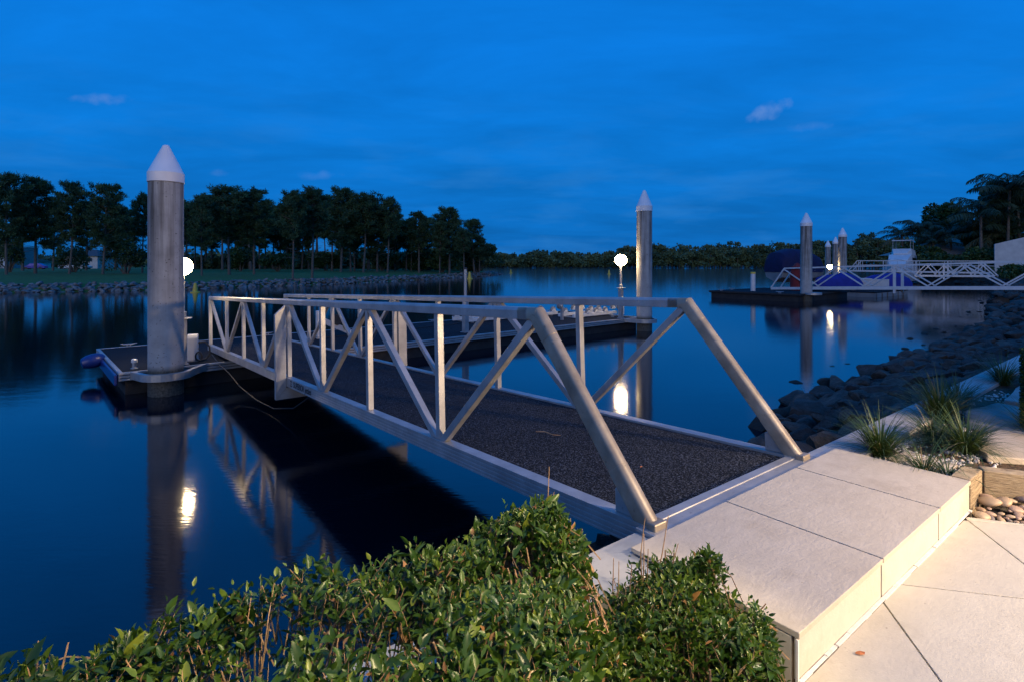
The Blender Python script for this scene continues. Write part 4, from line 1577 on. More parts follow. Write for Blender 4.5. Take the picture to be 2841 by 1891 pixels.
def car(label, x, y, z, rz, paint, lit=False, s=1.0):
    t = thing("parked_car", label, "car", (x, y, z), rz, "cars parked beyond the grove")
    t.scale = (s, s, s)
    m = MB()
    prof_ = [(-2.1, 0.35), (2.1, 0.35), (2.15, 0.75), (1.25, 0.92), (0.65, 1.42), (-1.0, 1.45), (-1.75, 0.98), (-2.1, 0.92)]
    n = len(prof_)
    vs = [(a, -0.85 + (0.12 if b > 1 else 0), b) for a, b in prof_] + [(a, 0.85 - (0.12 if b > 1 else 0), b) for a, b in prof_]
    m.add(vs, [tuple(range(n)), tuple(reversed(range(n, 2 * n)))] + [(i, n + i, n + (i + 1) % n, (i + 1) % n) for i in range(n)])
    m.build("body", paint, t, bevel=0.04)
    MB().add([(-1.45, -0.86, 0.98), (1.1, -0.86, 0.98), (0.55, -0.745, 1.36), (-0.95, -0.745, 1.38)], [(0, 1, 2, 3)]).build("window", M["glass"], t)
    for x0 in (-1.3, 1.35):
        for y0 in (-0.86, 0.66):
            MB().tube([(x0, y0, 0.33), (x0, y0 + 0.2, 0.33)], 0.33, 14).build("wheel", M["black"], t)
    for y0 in (-0.6, 0.6):
        MB().box(2.11, 2.17, y0 - 0.2, y0 + 0.2, 0.6, 0.78).build("headlight", M["headlamp"] if lit else M["white"], t)
    if lit:
        MB().box(-1.2, 1.9, -0.875, -0.851, 0.62, 0.90).build("blue_light", M["bluelight"], t)
    return t


car("blue lit car with a bright headlamp parked behind the left pines", at(97, 100), 100, 1.22, PI + 0.35, M["bluepaint"], True, 0.8)
car("white car parked in front of the hip roofed house", at(222, 104), 104, 1.2, 0.1, M["white"], False, 0.85)
car("white car half hidden behind a pine trunk beside the hip roofed house", at(188, 104), 104.5, 1.2, 0.2, M["white"], False, 0.8)

# ------------------------------------------------------------------ the neighbour's dock
nd = fthing("pontoon", "neighbour's dark floating dock under the white truss gangway", "pontoon", 30.1, 12.95, 0)
MB().box(0.1, 6.9, 0.1, 5.6, -0.3, 0.33).build("float", M["float"], nd)
MB().box(0.03, 6.97, 0.03, 5.67, 0.335, 0.45).build("deck", M["dock"], nd)
for x0, x1, y0, y1 in ((0, 7, -0.02, 0.028), (0, 7, 5.672, 5.72), (-0.02, 0.028, 0.03, 5.67), (6.972, 7.02, 0.03, 5.67)):
    MB().box(x0, x1, y0, y1, 0.36, 0.46).build("edge_rail", M["float"], nd)
for x, y in ((0.12, 4.9), (0.2, 1.2), (2.4, 5.5)):
    o = link(bpy.data.objects.new("cleat", CL), nd)
    o.location = (x, y, 0.452)
    o.scale = (1.6, 1.6, 1.6)
    o.rotation_euler = (0, 0, 1.57)
MB().lathe([(0.42, 0.40), (0.48, 0.40), (0.48, 0.52), (0.42, 0.52)], 24, (1.15, -0.25, 0)).build("pile_guide", AL, nd, smooth=True)

t = fthing("mooring_bollard", "short white pillar with a gold rim on the neighbour's dark dock", "bollard", 32.0, 16.7, 0.45)
MB().lathe([(0.15, 0), (0.15, 1.10)], 20).build("pillar", M["white"], t, smooth=True)
MB().lathe([(0.165, 1.10), (0.165, 1.20), (0.13, 1.22)], 20).build("rim", M["yellow"], t, smooth=True)


def small_gangway(label, x, y0, y1, z0, z1, H, n, rz=0.0, wid=1.3, mat=None, rails=False):
    """white truss gangway of the neighbouring jetties: both sides, raked ends"""
    mat = mat or M["white"]
    t = fthing("gangway", label, "gangway", x, 0, 0, rz, "white truss gangways of the neighbours")

    def zz(y):
        return z0 + (z1 - z0) * (y - y0) / (y1 - y0)
    for xx in (0.0, wid):
        MB().bar((xx, y0, zz(y0) + 0.08), (xx, y1, zz(y1) + 0.08), 0.09, 0.16).build("bottom_chord", mat, t)
        ya, yb = y0 - 0.9, y1 + 0.9
        MB().bar((xx, ya, zz(ya) + H), (xx, yb, zz(yb) + H), 0.085, 0.085).build("handrail", mat, t)
        for p, q in (((y0, zz(y0) + 0.1), (ya, zz(ya) + H)), ((y1, zz(y1) + 0.1), (yb, zz(yb) + H))):
            MB().bar((xx, p[0], p[1]), (xx, q[0], q[1]), 0.08, 0.08).build("end_post", mat, t)
        st = (yb - ya) / (2 * n)
        if rails:
            MB().bar((xx, ya, zz(ya) + H * 0.62), (xx, yb, zz(yb) + H * 0.62), 0.05, 0.05).build("mid_rail", mat, t)
            for k in range(n + 1):
                a = ya + (yb - ya) * k / n
                for da in (-0.12, 0.12):
                    MB().bar((xx, a + da, zz(a) + 0.16), (xx, a + da, zz(a) + H - 0.04), 0.045, 0.045).build("post", mat, t)
            continue
        for k in range(2 * n):
            a, b = ya + st * k, ya + st * (k + 1)
            za, zb = (zz(a) + H - 0.04, zz(b) + 0.16) if k % 2 == 0 else (zz(a) + 0.16, zz(b) + H - 0.04)
            MB().bar((xx, a + 0.06, za), (xx, b - 0.06, zb), 0.06, 0.07).build("diagonal", mat, t)
        mid = ya + 2 * st * (n // 2)
        MB().bar((xx, mid, zz(mid) - 0.2), (xx, mid, zz(mid) + H), 0.12, 0.12).build("post", mat, t)
    MB().add([(0.05, y0, zz(y0) + 0.12), (wid - 0.05, y0, zz(y0) + 0.12), (wid - 0.05, y1, zz(y1) + 0.12), (0.05, y1, zz(y1) + 0.12),
              (0.05, y0, zz(y0) + 0.05), (wid - 0.05, y0, zz(y0) + 0.05), (wid - 0.05, y1, zz(y1) + 0.05), (0.05, y1, zz(y1) + 0.05)],
             [(0, 1, 2, 3), (7, 6, 5, 4), (0, 4, 5, 1), (1, 5, 6, 2), (2, 6, 7, 3), (3, 7, 4, 0)]).build("deck", M["dock"], t)
    return t


small_gangway("white truss gangway running from the neighbour's dark dock to the shore", 34.64, 16.85, -0.6, 0.46, 1.05, 1.40, 5)
small_gangway("farthest pale gangway with thin rails behind the trio of piles", 68.0, 24.5, 9.0, 1.35, 1.2, 1.25, 5, wid=1.2, rails=True)
small_gangway("pale gangway with a raked end in front of the far house wall", 57.0, 15.0, 9.5, 1.05, 1.10, 1.15, 3, wid=1.2)

pile("pile with streaked shaft rising through the neighbour's white gangway", 0, 0, 0.315, 4.36, 5.15, (17.12, 32.0))
pile("tall pile of the trio, its foot lit yellow by dock lamps", 0, 0, 0.31, 4.40, 5.14, (27.04, 45.0))
pile("middle pile of the trio beyond the neighbour's dock", 0, 0, 0.31, 4.53, 5.31, (37.05, 63.0))
pile("smallest and farthest pile of the trio beyond the neighbour's dock", 0, 0, 0.31, 4.28, 5.07, (38.48, 67.0))


def loft(name, sections, material, parent, smooth=True):
    """skin through closed sections given as lists of points"""
    n = len(sections[0])
    vs = [p for s in sections for p in s]
    fs = []
    for i in range(len(sections) - 1):
        for k in range(n):
            fs.append((i * n + k, i * n + (k + 1) % n, (i + 1) * n + (k + 1) % n, (i + 1) * n + k))
    fs += [tuple(reversed(range(n))), tuple(range((len(sections) - 1) * n, len(sections) * n))]
    return MB().add(vs, fs).build(name, material, parent, smooth=smooth)


def section(x, hw, z0, z1, power=0.5, n=12):
    """arched cross-section across y at station x"""
    pts = []
    for k in range(n + 1):
        a = PI * k / n
        c, s_ = math.cos(a), math.sin(a)
        pts.append((x, hw * math.copysign(abs(c) ** power, c), z0 + (z1 - z0) * abs(s_) ** power))
    return pts


def covered_boat(label, wx, wy, z, rz, cover, L, W, H, hullh):
    t = thing("covered_boat", label, "boat", (wx, wy, z), rz)
    hs = []
    for f, w_, zb in ((0.0, 0.92, 0.12), (0.25, 1.0, 0.05), (0.6, 0.98, 0.05), (0.85, 0.66, 0.2), (1.0, 0.06, 0.5)):
        x = L * (f - 0.5)
        hs.append([(x, -W / 2 * w_, hullh), (x, -W / 2 * w_ * 0.8, hullh * (0.35 + zb)), (x, 0, hullh * zb), (x, W / 2 * w_ * 0.8, hullh * (0.35 + zb)), (x, W / 2 * w_, hullh)])
    loft("hull", hs, M["render_dark"], t)
    loft("cover", [section(L * (f - 0.5), W / 2 * w_, hullh - 0.12, hullh + H * hh, 0.6) for f, w_, hh in ((-0.01, 0.9, 0.55), (0.04, 1.03, 0.82), (0.25, 1.04, 1.0), (0.55, 1.02, 0.96), (0.8, 0.78, 0.66), (0.97, 0.24, 0.22))], cover, t)
    return t


covered_boat("boat under a tall navy blue canvas cover behind the streaked pile", 21.9, 42.0, 0.75, 0.25, M["navy"], 4.5, 2.2, 1.65, 0.95)
d2 = fthing("pontoon", "low grey floating dock carrying two blue covered watercraft", "pontoon", 38.6, 12.0, 0, 0)
MB().box(0, 6.2, 0, 4.6, -0.2, 0.28).build("float", M["render_dark"], d2)
MB().box(-0.03, 6.23, -0.03, 4.63, 0.284, 0.36).build("deck", M["dock"], d2)
for k in range(6):
    MB().box(0.2 + k, 0.85 + k, -0.06, -0.031, -0.05, 0.27).build("float_panel", M["render_dark"], d2, bevel=0.01)


def jetski(label, x, y, rz):
    t = fthing("jet_ski", label, "jet ski", x, y, 0.36, rz, "blue covered watercraft on the grey dock")
    loft("cover", [section(L_, w_, 0.16, h_, 0.75) for L_, w_, h_ in ((-1.22, 0.34, 0.50), (-1.12, 0.50, 0.74), (-0.7, 0.56, 0.92), (-0.2, 0.57, 0.97), (0.2, 0.55, 1.08), (0.5, 0.52, 1.08), (0.85, 0.46, 0.94), (1.2, 0.34, 0.72), (1.38, 0.12, 0.46))], M["royal"], t)
    loft("hull", [[(L_, -w_, 0.2), (L_, -w_ * 0.6, 0.05), (L_, w_ * 0.6, 0.05), (L_, w_, 0.2)] for L_, w_ in ((-1.2, 0.4), (-0.5, 0.5), (0.5, 0.46), (1.2, 0.2))], M["white"], t)
    for s_ in (-0.3, 0.3):
        MB().box(-0.9, 0.9, s_ - 0.05, s_ + 0.05, 0.001, 0.06).build("bunk", M["timber"], t)
    return t


jetski("watercraft under a royal blue cover, next to the yellow lit pile", 40.2, 14.9, -1.0).scale = (1.15, 1.15, 1.12)
jetski("watercraft under a royal blue cover, behind the mid post of the white gangway", 43.4, 12.9, -1.0).scale = (1.15, 1.15, 1.12)
t = fthing("dinghy", "small pale dinghy between the two blue covered watercraft", "dinghy", 42.0, 13.7, 0.36, -1.0)
loft("hull", [[(x, -w_, 0.75), (x, -w_ * 0.7, 0.1), (x, w_ * 0.7, 0.1), (x, w_, 0.75)] for x, w_ in ((-1.2, 0.55), (0, 0.6), (0.9, 0.45), (1.4, 0.06))], M["white"], t)
MB().box(-0.25, 0.25, -0.58, 0.58, 0.76, 0.80).build("seat", M["offwhite"], t)

t = thing("covered_bundle", "dark red canvas bundle standing against the streaked pile", "covered gear", (18.75, 36.2, 0.452), 0.5)
loft("cover", [section(x, w_, 0.0, h_, 0.6) for x, w_, h_ in ((-0.36, 0.18, 1.15), (-0.26, 0.32, 1.6), (0, 0.36, 1.8), (0.22, 0.32, 1.62), (0.34, 0.2, 1.3))], M["red"], t)
MB().tube([(-0.37, -0.34, 0.7), (0.0, -0.372, 0.72), (0.36, -0.3, 0.7)], 0.02, 6).build("strap", M["black"], t)

t = thing("motor_cruiser", "white flybridge motor cruiser moored behind the small palms", "motor cruiser", (45.2, 64.0, 0.0), -2.35)
t.scale = (0.85, 0.85, 0.92)
loft("hull", [[(x, -w_, 1.75 + 0.25 * f), (x, -w_ * 0.8, 0.3), (x, 0, -0.2), (x, w_ * 0.8, 0.3), (x, w_, 1.75 + 0.25 * f)] for x, w_, f in ((-5.0, 1.75, 0), (-2, 1.95, 0), (2, 1.8, 0.5), (4.2, 1.0, 1.2), (5.4, 0.08, 1.9))], M["white"], t)
loft("cabin", [[(x, -w_, 1.7), (x, -w_ * 0.85, z1), (x, w_ * 0.85, z1), (x, w_, 1.7)] for x, w_, z1 in ((-3.4, 1.5, 3.55), (0.2, 1.5, 3.6), (1.6, 1.3, 3.0), (2.9, 0.9, 2.0))], M["white"], t, False)
MB().add([(-3.0, -1.46, 2.35), (0.4, -1.46, 2.35), (0.1, -1.35, 3.2), (-2.9, -1.35, 3.15)], [(0, 1, 2, 3)]).build("window", M["glass"], t)
MB().add([(-3.0, 1.46, 2.35), (0.4, 1.46, 2.35), (0.1, 1.35, 3.2), (-2.9, 1.35, 3.15)], [(0, 1, 2, 3)]).build("window", M["glass"], t)
loft("flybridge", [[(x, -w_, 3.58), (x, -w_ * 0.9, z1), (x, w_ * 0.9, z1), (x, w_, 3.58)] for x, w_, z1 in ((-3.3, 1.25, 4.15), (-0.8, 1.2, 4.35), (0.3, 0.8, 3.75))], M["white"], t, False)
MB().box(-3.0, -0.6, -1.1, 1.1, 5.35, 5.45).build("hardtop", M["white"], t, bevel=0.03)
for x in (-2.9, -0.8):
    for y in (-1.0, 1.0):
        MB().bar((x, y, 4.1), (x, y, 5.36), 0.05, 0.05).build("strut", AL, t)
m = MB()
for s_ in (-1, 1):
    m.tube([(0.5, s_ * 1.85, 2.6), (3.2, s_ * 1.45, 2.75), (5.2, s_ * 0.15, 3.0)], 0.025, 5)
    for x, w_ in ((0.5, 1.85), (2.0, 1.7), (3.6, 1.25), (4.8, 0.5)):
        m.tube([(x, s_ * w_, 1.8), (x, s_ * w_ * 0.98, 2.75)], 0.02, 5)
m.build("bow_rail", AL, t)


def dock_lantern(label, x, y, z, r):
    t = thing("dock_lantern", label, "lantern", (x, y, 0.3), 0, "lit lanterns on the neighbour's dock")
    MB().lathe([(0.05, -1.0), (0.05, z - 0.3 - r)], 10).build("post", M["float"], t, smooth=True)
    MB().ball((0, 0, z - 0.3), r, r, r * 0.85, 14, 8).build("lamp", M["lantern"], t, smooth=True)
    MB().lathe([(r * 1.1, z - 0.3 + r * 0.86), (0.03, z - 0.3 + r * 1.3)], 12).build("hood", M["float"], t)


dock_lantern("smaller lit lantern beside the streaked pile", 25.75, 46.0, 2.02, 0.16)
dock_lantern("brighter lit lantern nearer the trio of piles", 26.35, 45.6, 1.95, 0.21)

# ------------------------------------------------------------------ houses, walls and planting on the right shore
t = thing("boundary_wall", "pale rendered boundary wall with a raked top at the frame's edge", "wall", (50.9, 58.0, 0.5))
m = MB()
m.add([(0, 0, 0), (3.4, -2.2, 0), (9, -5.8, 0), (0, 0, 3.80), (3.4, -2.2, 4.95), (9, -5.8, 5.6)], [(0, 1, 4, 3), (1, 2, 5, 4)])
m.add([(a + 0.15, b + 0.25, c) for a, b, c in m.v[:6]], [(3, 4, 1, 0), (4, 5, 2, 1)])
m.f += [(3, 4, 10, 9), (4, 5, 11, 10), (0, 3, 9, 6), (2, 8, 11, 5)]
m.build("panel", M["render"], t)
t = thing("house", "neighbour's house with a pale hip roof behind the palms", "house", (58.0, 73.0, 0.8), 0.1)
MB().box(-4.4, 8, -3.5, 5, 0, 2.7).build("wall", M["render_dark"], t)
MB().add([(-5.2, -4.3, 2.6), (9, -4.3, 2.6), (9, 6, 2.6), (-5.2, 6, 2.6), (-0.2, 0.8, 4.9), (5.0, 0.8, 4.9)], [(0, 1, 5, 4), (1, 2, 5), (2, 3, 4, 5), (3, 0, 4), (3, 2, 1, 0)]).build("roof", M["slate"], t)
for x0 in (-3.4, -0.6, 2.6):
    w = MB().box(x0, x0 + 1.8, -3.56, -3.502, 0.8, 2.2).build("window", M["white"], t)
    MB().box(x0 + 0.1, x0 + 1.7, -3.58, -3.561, 0.9, 2.1).build("pane", M["glass"], w)
t = thing("wall_light", "pair of tiny lit wall lights on the neighbour's house", "wall light", (54.9, 69.3, 3.05))
MB().box(-0.34, 0.34, 0.0, 0.10, -0.06, 0.06).build("bracket", M["float"], t)
for x in (-0.24, 0.24):
    MB().ball((x, -0.08, 0), 0.10, 0.10, 0.09, 10, 6).build("bulb", M["headlamp"], t)


def palm_meshes(seed, nf, L):
    r = np.random.default_rng(seed)
    P, A, N, S, T = [], [], [], [], []
    m = MB()
    for i in range(nf):
        a = i * 2.399 + r.uniform(-0.25, 0.25)
        q_ = i / nf
        el = -0.10 + 1.5 * q_ ** 0.8 + r.uniform(-0.12, 0.12)
        ln = L * r.uniform(0.82, 1.08)
        hd = np.array([math.cos(a), math.sin(a), 0])
        bend = r.uniform(1.5, 2.3) * (0.55 + 0.6 * q_)
        pts = []
        pos = np.zeros(3)
        e = el
        ns = 18
        for k in range(ns + 1):
            pts.append(pos.copy())
            pos = pos + (hd * math.cos(e) + np.array([0, 0, math.sin(e)])) * ln / ns
            e -= bend / ns * (0.35 + 1.3 * k / ns)
        m.tube([tuple(p) for p in pts[::3]], [0.035, 0.03, 0.025, 0.02, 0.015, 0.01, 0.005], 4, False)
        side = np.array([-math.sin(a), math.cos(a), 0])
        dry = 0.9 if el < -0.1 else 0.0
        for k in range(2, ns):
            for q in (0.0, 0.34, 0.67):
                p = pts[k] * (1 - q) + pts[k + 1] * q
                tan = pts[k + 1] - pts[k]
                tan = tan / np.linalg.norm(tan)
                up = np.cross(side, tan)
                f = (k + q) / ns
                ll = ln * 0.30 * math.sin(PI * min(1, 0.16 + f * 0.80)) ** 0.6
                for sg in (-1, 1):
                    P.append(p)
                    A.append(side * sg * 0.9 + tan * 0.65 + np.array([0, 0, r.uniform(-0.75, -0.15)]) + up * r.uniform(-0.1, 0.35))
                    N.append(np.array([r.normal(0, 0.3), r.normal(0, 0.3), 1]))
                    S.append((0.0085 * L, ll * r.uniform(0.8, 1.1), ll))
                    T.append(np.clip(r.uniform(0.1, 0.6) + dry * 0.5, 0, 1))
    tv = np.array([(-1, 0, 0), (1, 0, 0), (0.9, 0.55, 0.0), (-0.9, 0.55, 0.0), (0, 1, -0.22)], float)
    V, F = scatter(tv, np.array([(0, 1, 2), (0, 2, 3), (3, 2, 4)]), np.array(P), np.array(A), np.array(N), np.array(S))
    return np_mesh("fronds", V, F, M["palm_leaf"], np.repeat(np.array(T), 5)), m.mesh("frond_stems", M["palm_leaf"])


PALMS = [palm_meshes(1, 14, 2.9), palm_meshes(2, 12, 2.8), palm_meshes(3, 16, 2.9)]


def palm(label, wx, wy, z0, h, k, s, lean=0.2):
    t = thing("palm_tree", label, "palm tree", (wx, wy, z0), random.uniform(0, 6), "palms on the neighbour's shore")
    m = MB()
    pts = [(lean * h * 0.15 * (i / 6) ** 2, 0, h * i / 6) for i in range(7)]
    m.tube(pts, [0.20, 0.16, 0.15, 0.14, 0.13, 0.13, 0.14], 10)
    m.build("trunk", M["bark"], t, smooth=True)
    fr = link(bpy.data.objects.new("fronds", PALMS[k][0]), t)
    link(bpy.data.objects.new("frond_stems", PALMS[k][1]), fr)
    fr.location = pts[-1]
    fr.scale = (s, s, s)
    return t


def topz(v, Y):
    return CAM_Z + (735 - v) / 1526 * Y


palm("big feathery palm at the frame's edge, tallest of the palms", at(2830, 66), 66, 0.8, topz(545, 66) - 0.8, 2, 1.85)
palm("big palm leaning left below the tallest one", at(2760, 68), 68, 0.8, topz(595, 68) - 0.8, 0, 1.75)
palm("palm behind the tallest one, its fronds cut by the frame's edge", at(2875, 64), 64, 0.8, topz(560, 64) - 0.8, 1, 1.9)
palm("slim palm rising between the big palms", at(2795, 63), 63, 0.8, topz(530, 63) - 0.8, 0, 1.7)
palm("palm hanging lowest toward the green tree, left of the big palms", at(2722, 63), 63, 0.8, topz(598, 63) - 0.8, 1, 1.5)
palm("lower palm filling in between the big palms and the house roof", at(2800, 64), 64, 0.8, topz(640, 64) - 0.8, 1, 1.6)
palm("dark palm at the left of the big ones, low over the roof", at(2725, 66), 66, 0.8, topz(650, 66) - 0.8, 2, 1.25)
palm("small curved palm nearest the white cruiser", at(2505, 74), 74, 0.8, topz(655, 74) - 0.8, 1, 1.15)
palm("small palm with upright fronds beside the green tree", at(2552, 73), 73, 0.8, topz(640, 73) - 0.8, 0, 1.2)
palm("half hidden palm in front of the rounded green tree", at(2640, 70), 70, 0.8, topz(655, 70) - 0.8, 2, 1.25)
palm("short palm below the green tree, low by the roof", at(2590, 70), 70, 0.8, topz(675, 70) - 0.8, 1, 1.1)
leafy("broadleaf_tree", "rounded bright green tree behind the palms", "tree", at(2625, 80), 80, 0.8, 3.9, 3.4, topz(572, 80) - 0.8, 15000, 11, leaf=0.40, low=0.3)
leafy("bush", "dark bank of shrubs under the small palms", "bush", at(2545, 70), 70, 0.7, 4.0, 2.6, 3.6, 7000, 12, leaf=0.3)
leafy("bush", "dark shrub in front of the neighbour's house wall", "bush", at(2640, 64), 64, 0.7, 4.0, 2.4, 2.6, 6500, 13, leaf=0.28)
leafy("bush", "dark shrub against the boundary wall's raked end", "bush", at(2730, 60), 60, 0.7, 1.9, 1.6, 3.0, 5500, 14, leaf=0.26)
leafy("bush", "big dark shrub under the tallest palms, behind the wall", "bush", at(2800, 68), 68, 0.7, 5.0, 2.6, 7.0, 9000, 15, leaf=0.4)
leafy("broadleaf_tree", "tall dense dark tree behind the big palms, cut by the frame's edge", "tree", at(2850, 74), 74, 0.8, 5.6, 3.6, topz(500, 74) - 0.8, 17000, 19, leaf=0.42, low=0.2)
leafy("bush", "low green bush at the foot of the boundary wall", "bush", at(2810, 52), 52, 0.7, 2.4, 1.4, 1.35, 4500, 16, leaf=0.18)
leafy("bush", "small bush beside the raked end of the near pale gangway", "bush", at(2695, 57), 57, 0.7, 2.0, 1.6, 1.9, 4000, 17, leaf=0.24)

# ------------------------------------------------------------------ garden at the right: sleepers, cobbles, pavers, grasses
t = fthing("timber_sleeper", "upright timber sleeper butted against the end of the cream step", "sleeper", 1.99, -0.70, 0.55)
MB().box(-0.124, 0.124, -0.048, 0.045, 0, 0.382).build("block", M["timber"], t, bevel=0.006)
t = fthing("timber_sleeper", "long timber sleeper retaining the garden behind the cobbles", "sleeper", 2.118, -0.755, 0.55, -1.09)
MB().box(0.0, 1.5, 0.0, 0.10, 0, 0.378).build("beam", M["timber"], t, bevel=0.006)

cob = fthing("cobble_bed", "bed of smooth tan river cobbles between terrace and timber sleeper", "cobble bed", 0, 0, 0)
MB().prism([(1.86, -0.76), (1.755, -0.76), (2.30, -1.62), (2.60, -1.62), (2.11, -0.77)], 0.552, 0.738).build("sand", M["earth"], cob)
peb = []
for k in range(4):
    m = MB().ball((0, 0, 0), 1, 1 + 0.3 * (k % 2), 0.62, 14, 9)
    rr_ = random.Random(k)
    fx, fy = rr_.uniform(0, 6), rr_.uniform(0, 6)
    m.v = [(x * (1 + 0.10 * math.sin(2.1 * y + fx)), y * (1 + 0.08 * math.sin(2.6 * x + fy)), z * (1 + 0.1 * math.sin(1.7 * x + fy))) for x, y, z in m.v]
    peb.append(m.mesh("cobble", M["pebble"], True))
r = random.Random(31)
placed = []
tries = 0
while len(placed) < 95 and tries < 9000:
    tries += 1
    s_ = r.choice((r.uniform(0.010, 0.020), r.uniform(0.018, 0.038)))
    d = r.uniform(0.0, 0.75)
    w_ = r.uniform(0.0, 1.0)
    x = 1.80 + d * 0.56 + w_ * 0.26 * (1 + d * 0.3)
    y = -0.79 - d * 0.83 + w_ * 0.02
    if any((x - a) ** 2 + (y - b) ** 2 < (0.78 * (s_ + c)) ** 2 for a, b, c in placed):
        continue
    placed.append((x, y, s_))
    o = link(bpy.data.objects.new("cobble", r.choice(peb)), cob)
    o.location = (x, y, 0.742 + 0.035 * w_ + s_ * r.uniform(0.3, 0.75))
    o.scale = (s_ * r.uniform(0.9, 1.25), s_ * r.uniform(0.9, 1.2), s_)
    o.rotation_euler = (r.uniform(-0.3, 0.3), r.uniform(-0.3, 0.3), r.uniform(0, 6.28))


def gravel():
    r = np.random.default_rng(8)
    n = 2600
    x = np.concatenate([r.uniform(1.88, 2.6, 1500), r.uniform(2.3, 5.2, n - 1500)])
    y = np.concatenate([r.uniform(-0.66, -0.22, 1500), r.uniform(-0.75, -0.22, n - 1500)])
    s = r.uniform(0.005, 0.013, n)
    ok = (r.uniform(0, 1, n) < np.clip((vnoise(x, y, 9.0, 12) - 0.33) * 4, 0.05, 1)) & ((x - 3.59) ** 2 + (y + 0.86) ** 2 > 0.1)
    x, y, s = x[ok], y[ok], s[ok]
    n = len(x)
    pos = np.stack([x, y, 0.869 + s * 0.4], 1)
    ico = bmesh.new()
    bmesh.ops.create_icosphere(ico, subdivisions=1, radius=1)
    tv = np.array([v.co for v in ico.verts])
    tt = np.array([[v.index for v in f.verts] for f in ico.faces])
    ico.free()
    V, F = scatter(tv, tt, pos, r.normal(0, 1, (n, 3)), r.normal(0, 1, (n, 3)), np.stack([s, s * r.uniform(1, 1.8, n), s * 0.6], 1))
    o = bpy.data.objects.new("gravel", np_mesh("gravel", V, F, M["gravel"], np.repeat(r.uniform(0, 1, n), len(tv))))
    fobj(link(o))
    o["kind"] = "stuff"
    o["label"] = "white gravel chips scattered over the garden bed"


gravel()


def slab(label, pts, z0, z1, mat="slate", seed=1, cat="paver"):
    cx_, cy_ = sum(p[0] for p in pts) / len(pts), sum(p[1] for p in pts) / len(pts)
    t = fthing("stone_paver", label, cat, cx_, cy_, z0, 0, "stone pavers in the garden bed")
    r = random.Random(seed)
    out = []
    for i, p in enumerate(pts):
        q = pts[(i + 1) % len(pts)]
        for k in range(4):
            f = k / 4
            out.append((p[0] + (q[0] - p[0]) * f + r.uniform(-0.012, 0.012) - cx_, p[1] + (q[1] - p[1]) * f + r.uniform(-0.012, 0.012) - cy_))
    MB().prism(out, 0, z1 - z0).build("stone", M[mat], t, bevel=0.008)


slab("warm lit pale paver beside the leaning grass tuft above the sleeper", [(2.52, -0.70), (2.72, -0.98), (3.6, -1.2), (3.5, -0.62), (2.75, -0.52)], 0.87, 0.915, "tile", 1)
slab("small flat pale paver lying in front of the first grass tuft", [(1.95, -0.58), (2.28, -0.60), (2.36, -0.30), (2.10, -0.26), (1.98, -0.36)], 0.87, 0.882, "tile", 2)
slab("blue shaded split stone paver between the two rear grass tufts", [(3.30, -0.75), (4.15, -0.95), (4.3, -0.42), (3.75, -0.30), (3.35, -0.42)], 0.87, 0.925, "slate", 3)
slab("second blue shaded split stone paver farther along the bed", [(4.45, -0.42), (4.40, -0.95), (5.3, -0.95), (5.4, -0.38)], 0.87, 0.93, "slate", 4)
slab("last split stone paver at the far end of the bed", [(5.6, -0.95), (6.5, -0.95), (6.6, -0.34), (5.7, -0.36)], 0.87, 0.935, "slate", 5)


def tuft(label, x, y, n, L, seed, spread=0.9, lean=(0, 0), z=0.868):
    n = int(n * 1.35)
    r = np.random.default_rng(seed)
    t = fthing("grass_tuft", label, "grass tuft", x, y, z, 0, "strap grass tufts in the garden bed")
    a = r.uniform(0, 6.28, n)
    el = np.clip(r.normal(1.05, 0.28, n), 0.3, 1.5) * (1 - 0.35 * (spread - 0.9))
    ln = r.uniform(0.5, 1.1, n) * L
    base = np.stack([np.cos(a) * r.uniform(0, 0.05, n), np.sin(a) * r.uniform(0, 0.05, n), np.zeros(n)], 1)
    Vs, Fs, Ts = [], [], []
    ns = 5
    hd = np.stack([np.cos(a) + lean[0], np.sin(a) + lean[1], np.zeros(n)], 1)
    side = np.stack([-np.sin(a), np.cos(a), np.zeros(n)], 1)
    w = r.uniform(0.0019, 0.0042, n)
    p = base.copy()
    e = el.copy()
    curl = r.uniform(0.5, 1.9, n) * spread
    rows_ = []
    for k in range(ns + 1):
        wk = w * (1 - 0.85 * (k / ns) ** 2)
        rows_.append((p - side * wk[:, None], p + side * wk[:, None]))
        st = ln / ns
        p = p + hd * (np.cos(e) * st)[:, None] + np.array([0, 0, 1.0]) * (np.sin(e) * st)[:, None]
        e = e - curl / ns
    V = np.stack([q for row in rows_ for q in row], 1)
    V[:, :, 2] = np.maximum(V[:, :, 2], 0.003)
    k2 = 2 * (ns + 1)
    F = []
    for k in range(ns):
        F += [(2 * k, 2 * k + 1, 2 * k + 3), (2 * k, 2 * k + 3, 2 * k + 2)]
    F = np.array(F)[None] + (np.arange(n) * k2)[:, None, None]
    tint = np.repeat(np.clip(r.beta(2, 3, n) + (r.uniform(0, 1, n) < 0.08) * 0.5, 0, 1), k2)
    o = link(bpy.data.objects.new("blades", np_mesh("blades", V.reshape(-1, 3), F.reshape(-1, 3), M["grass"], tint)), t)
    return t


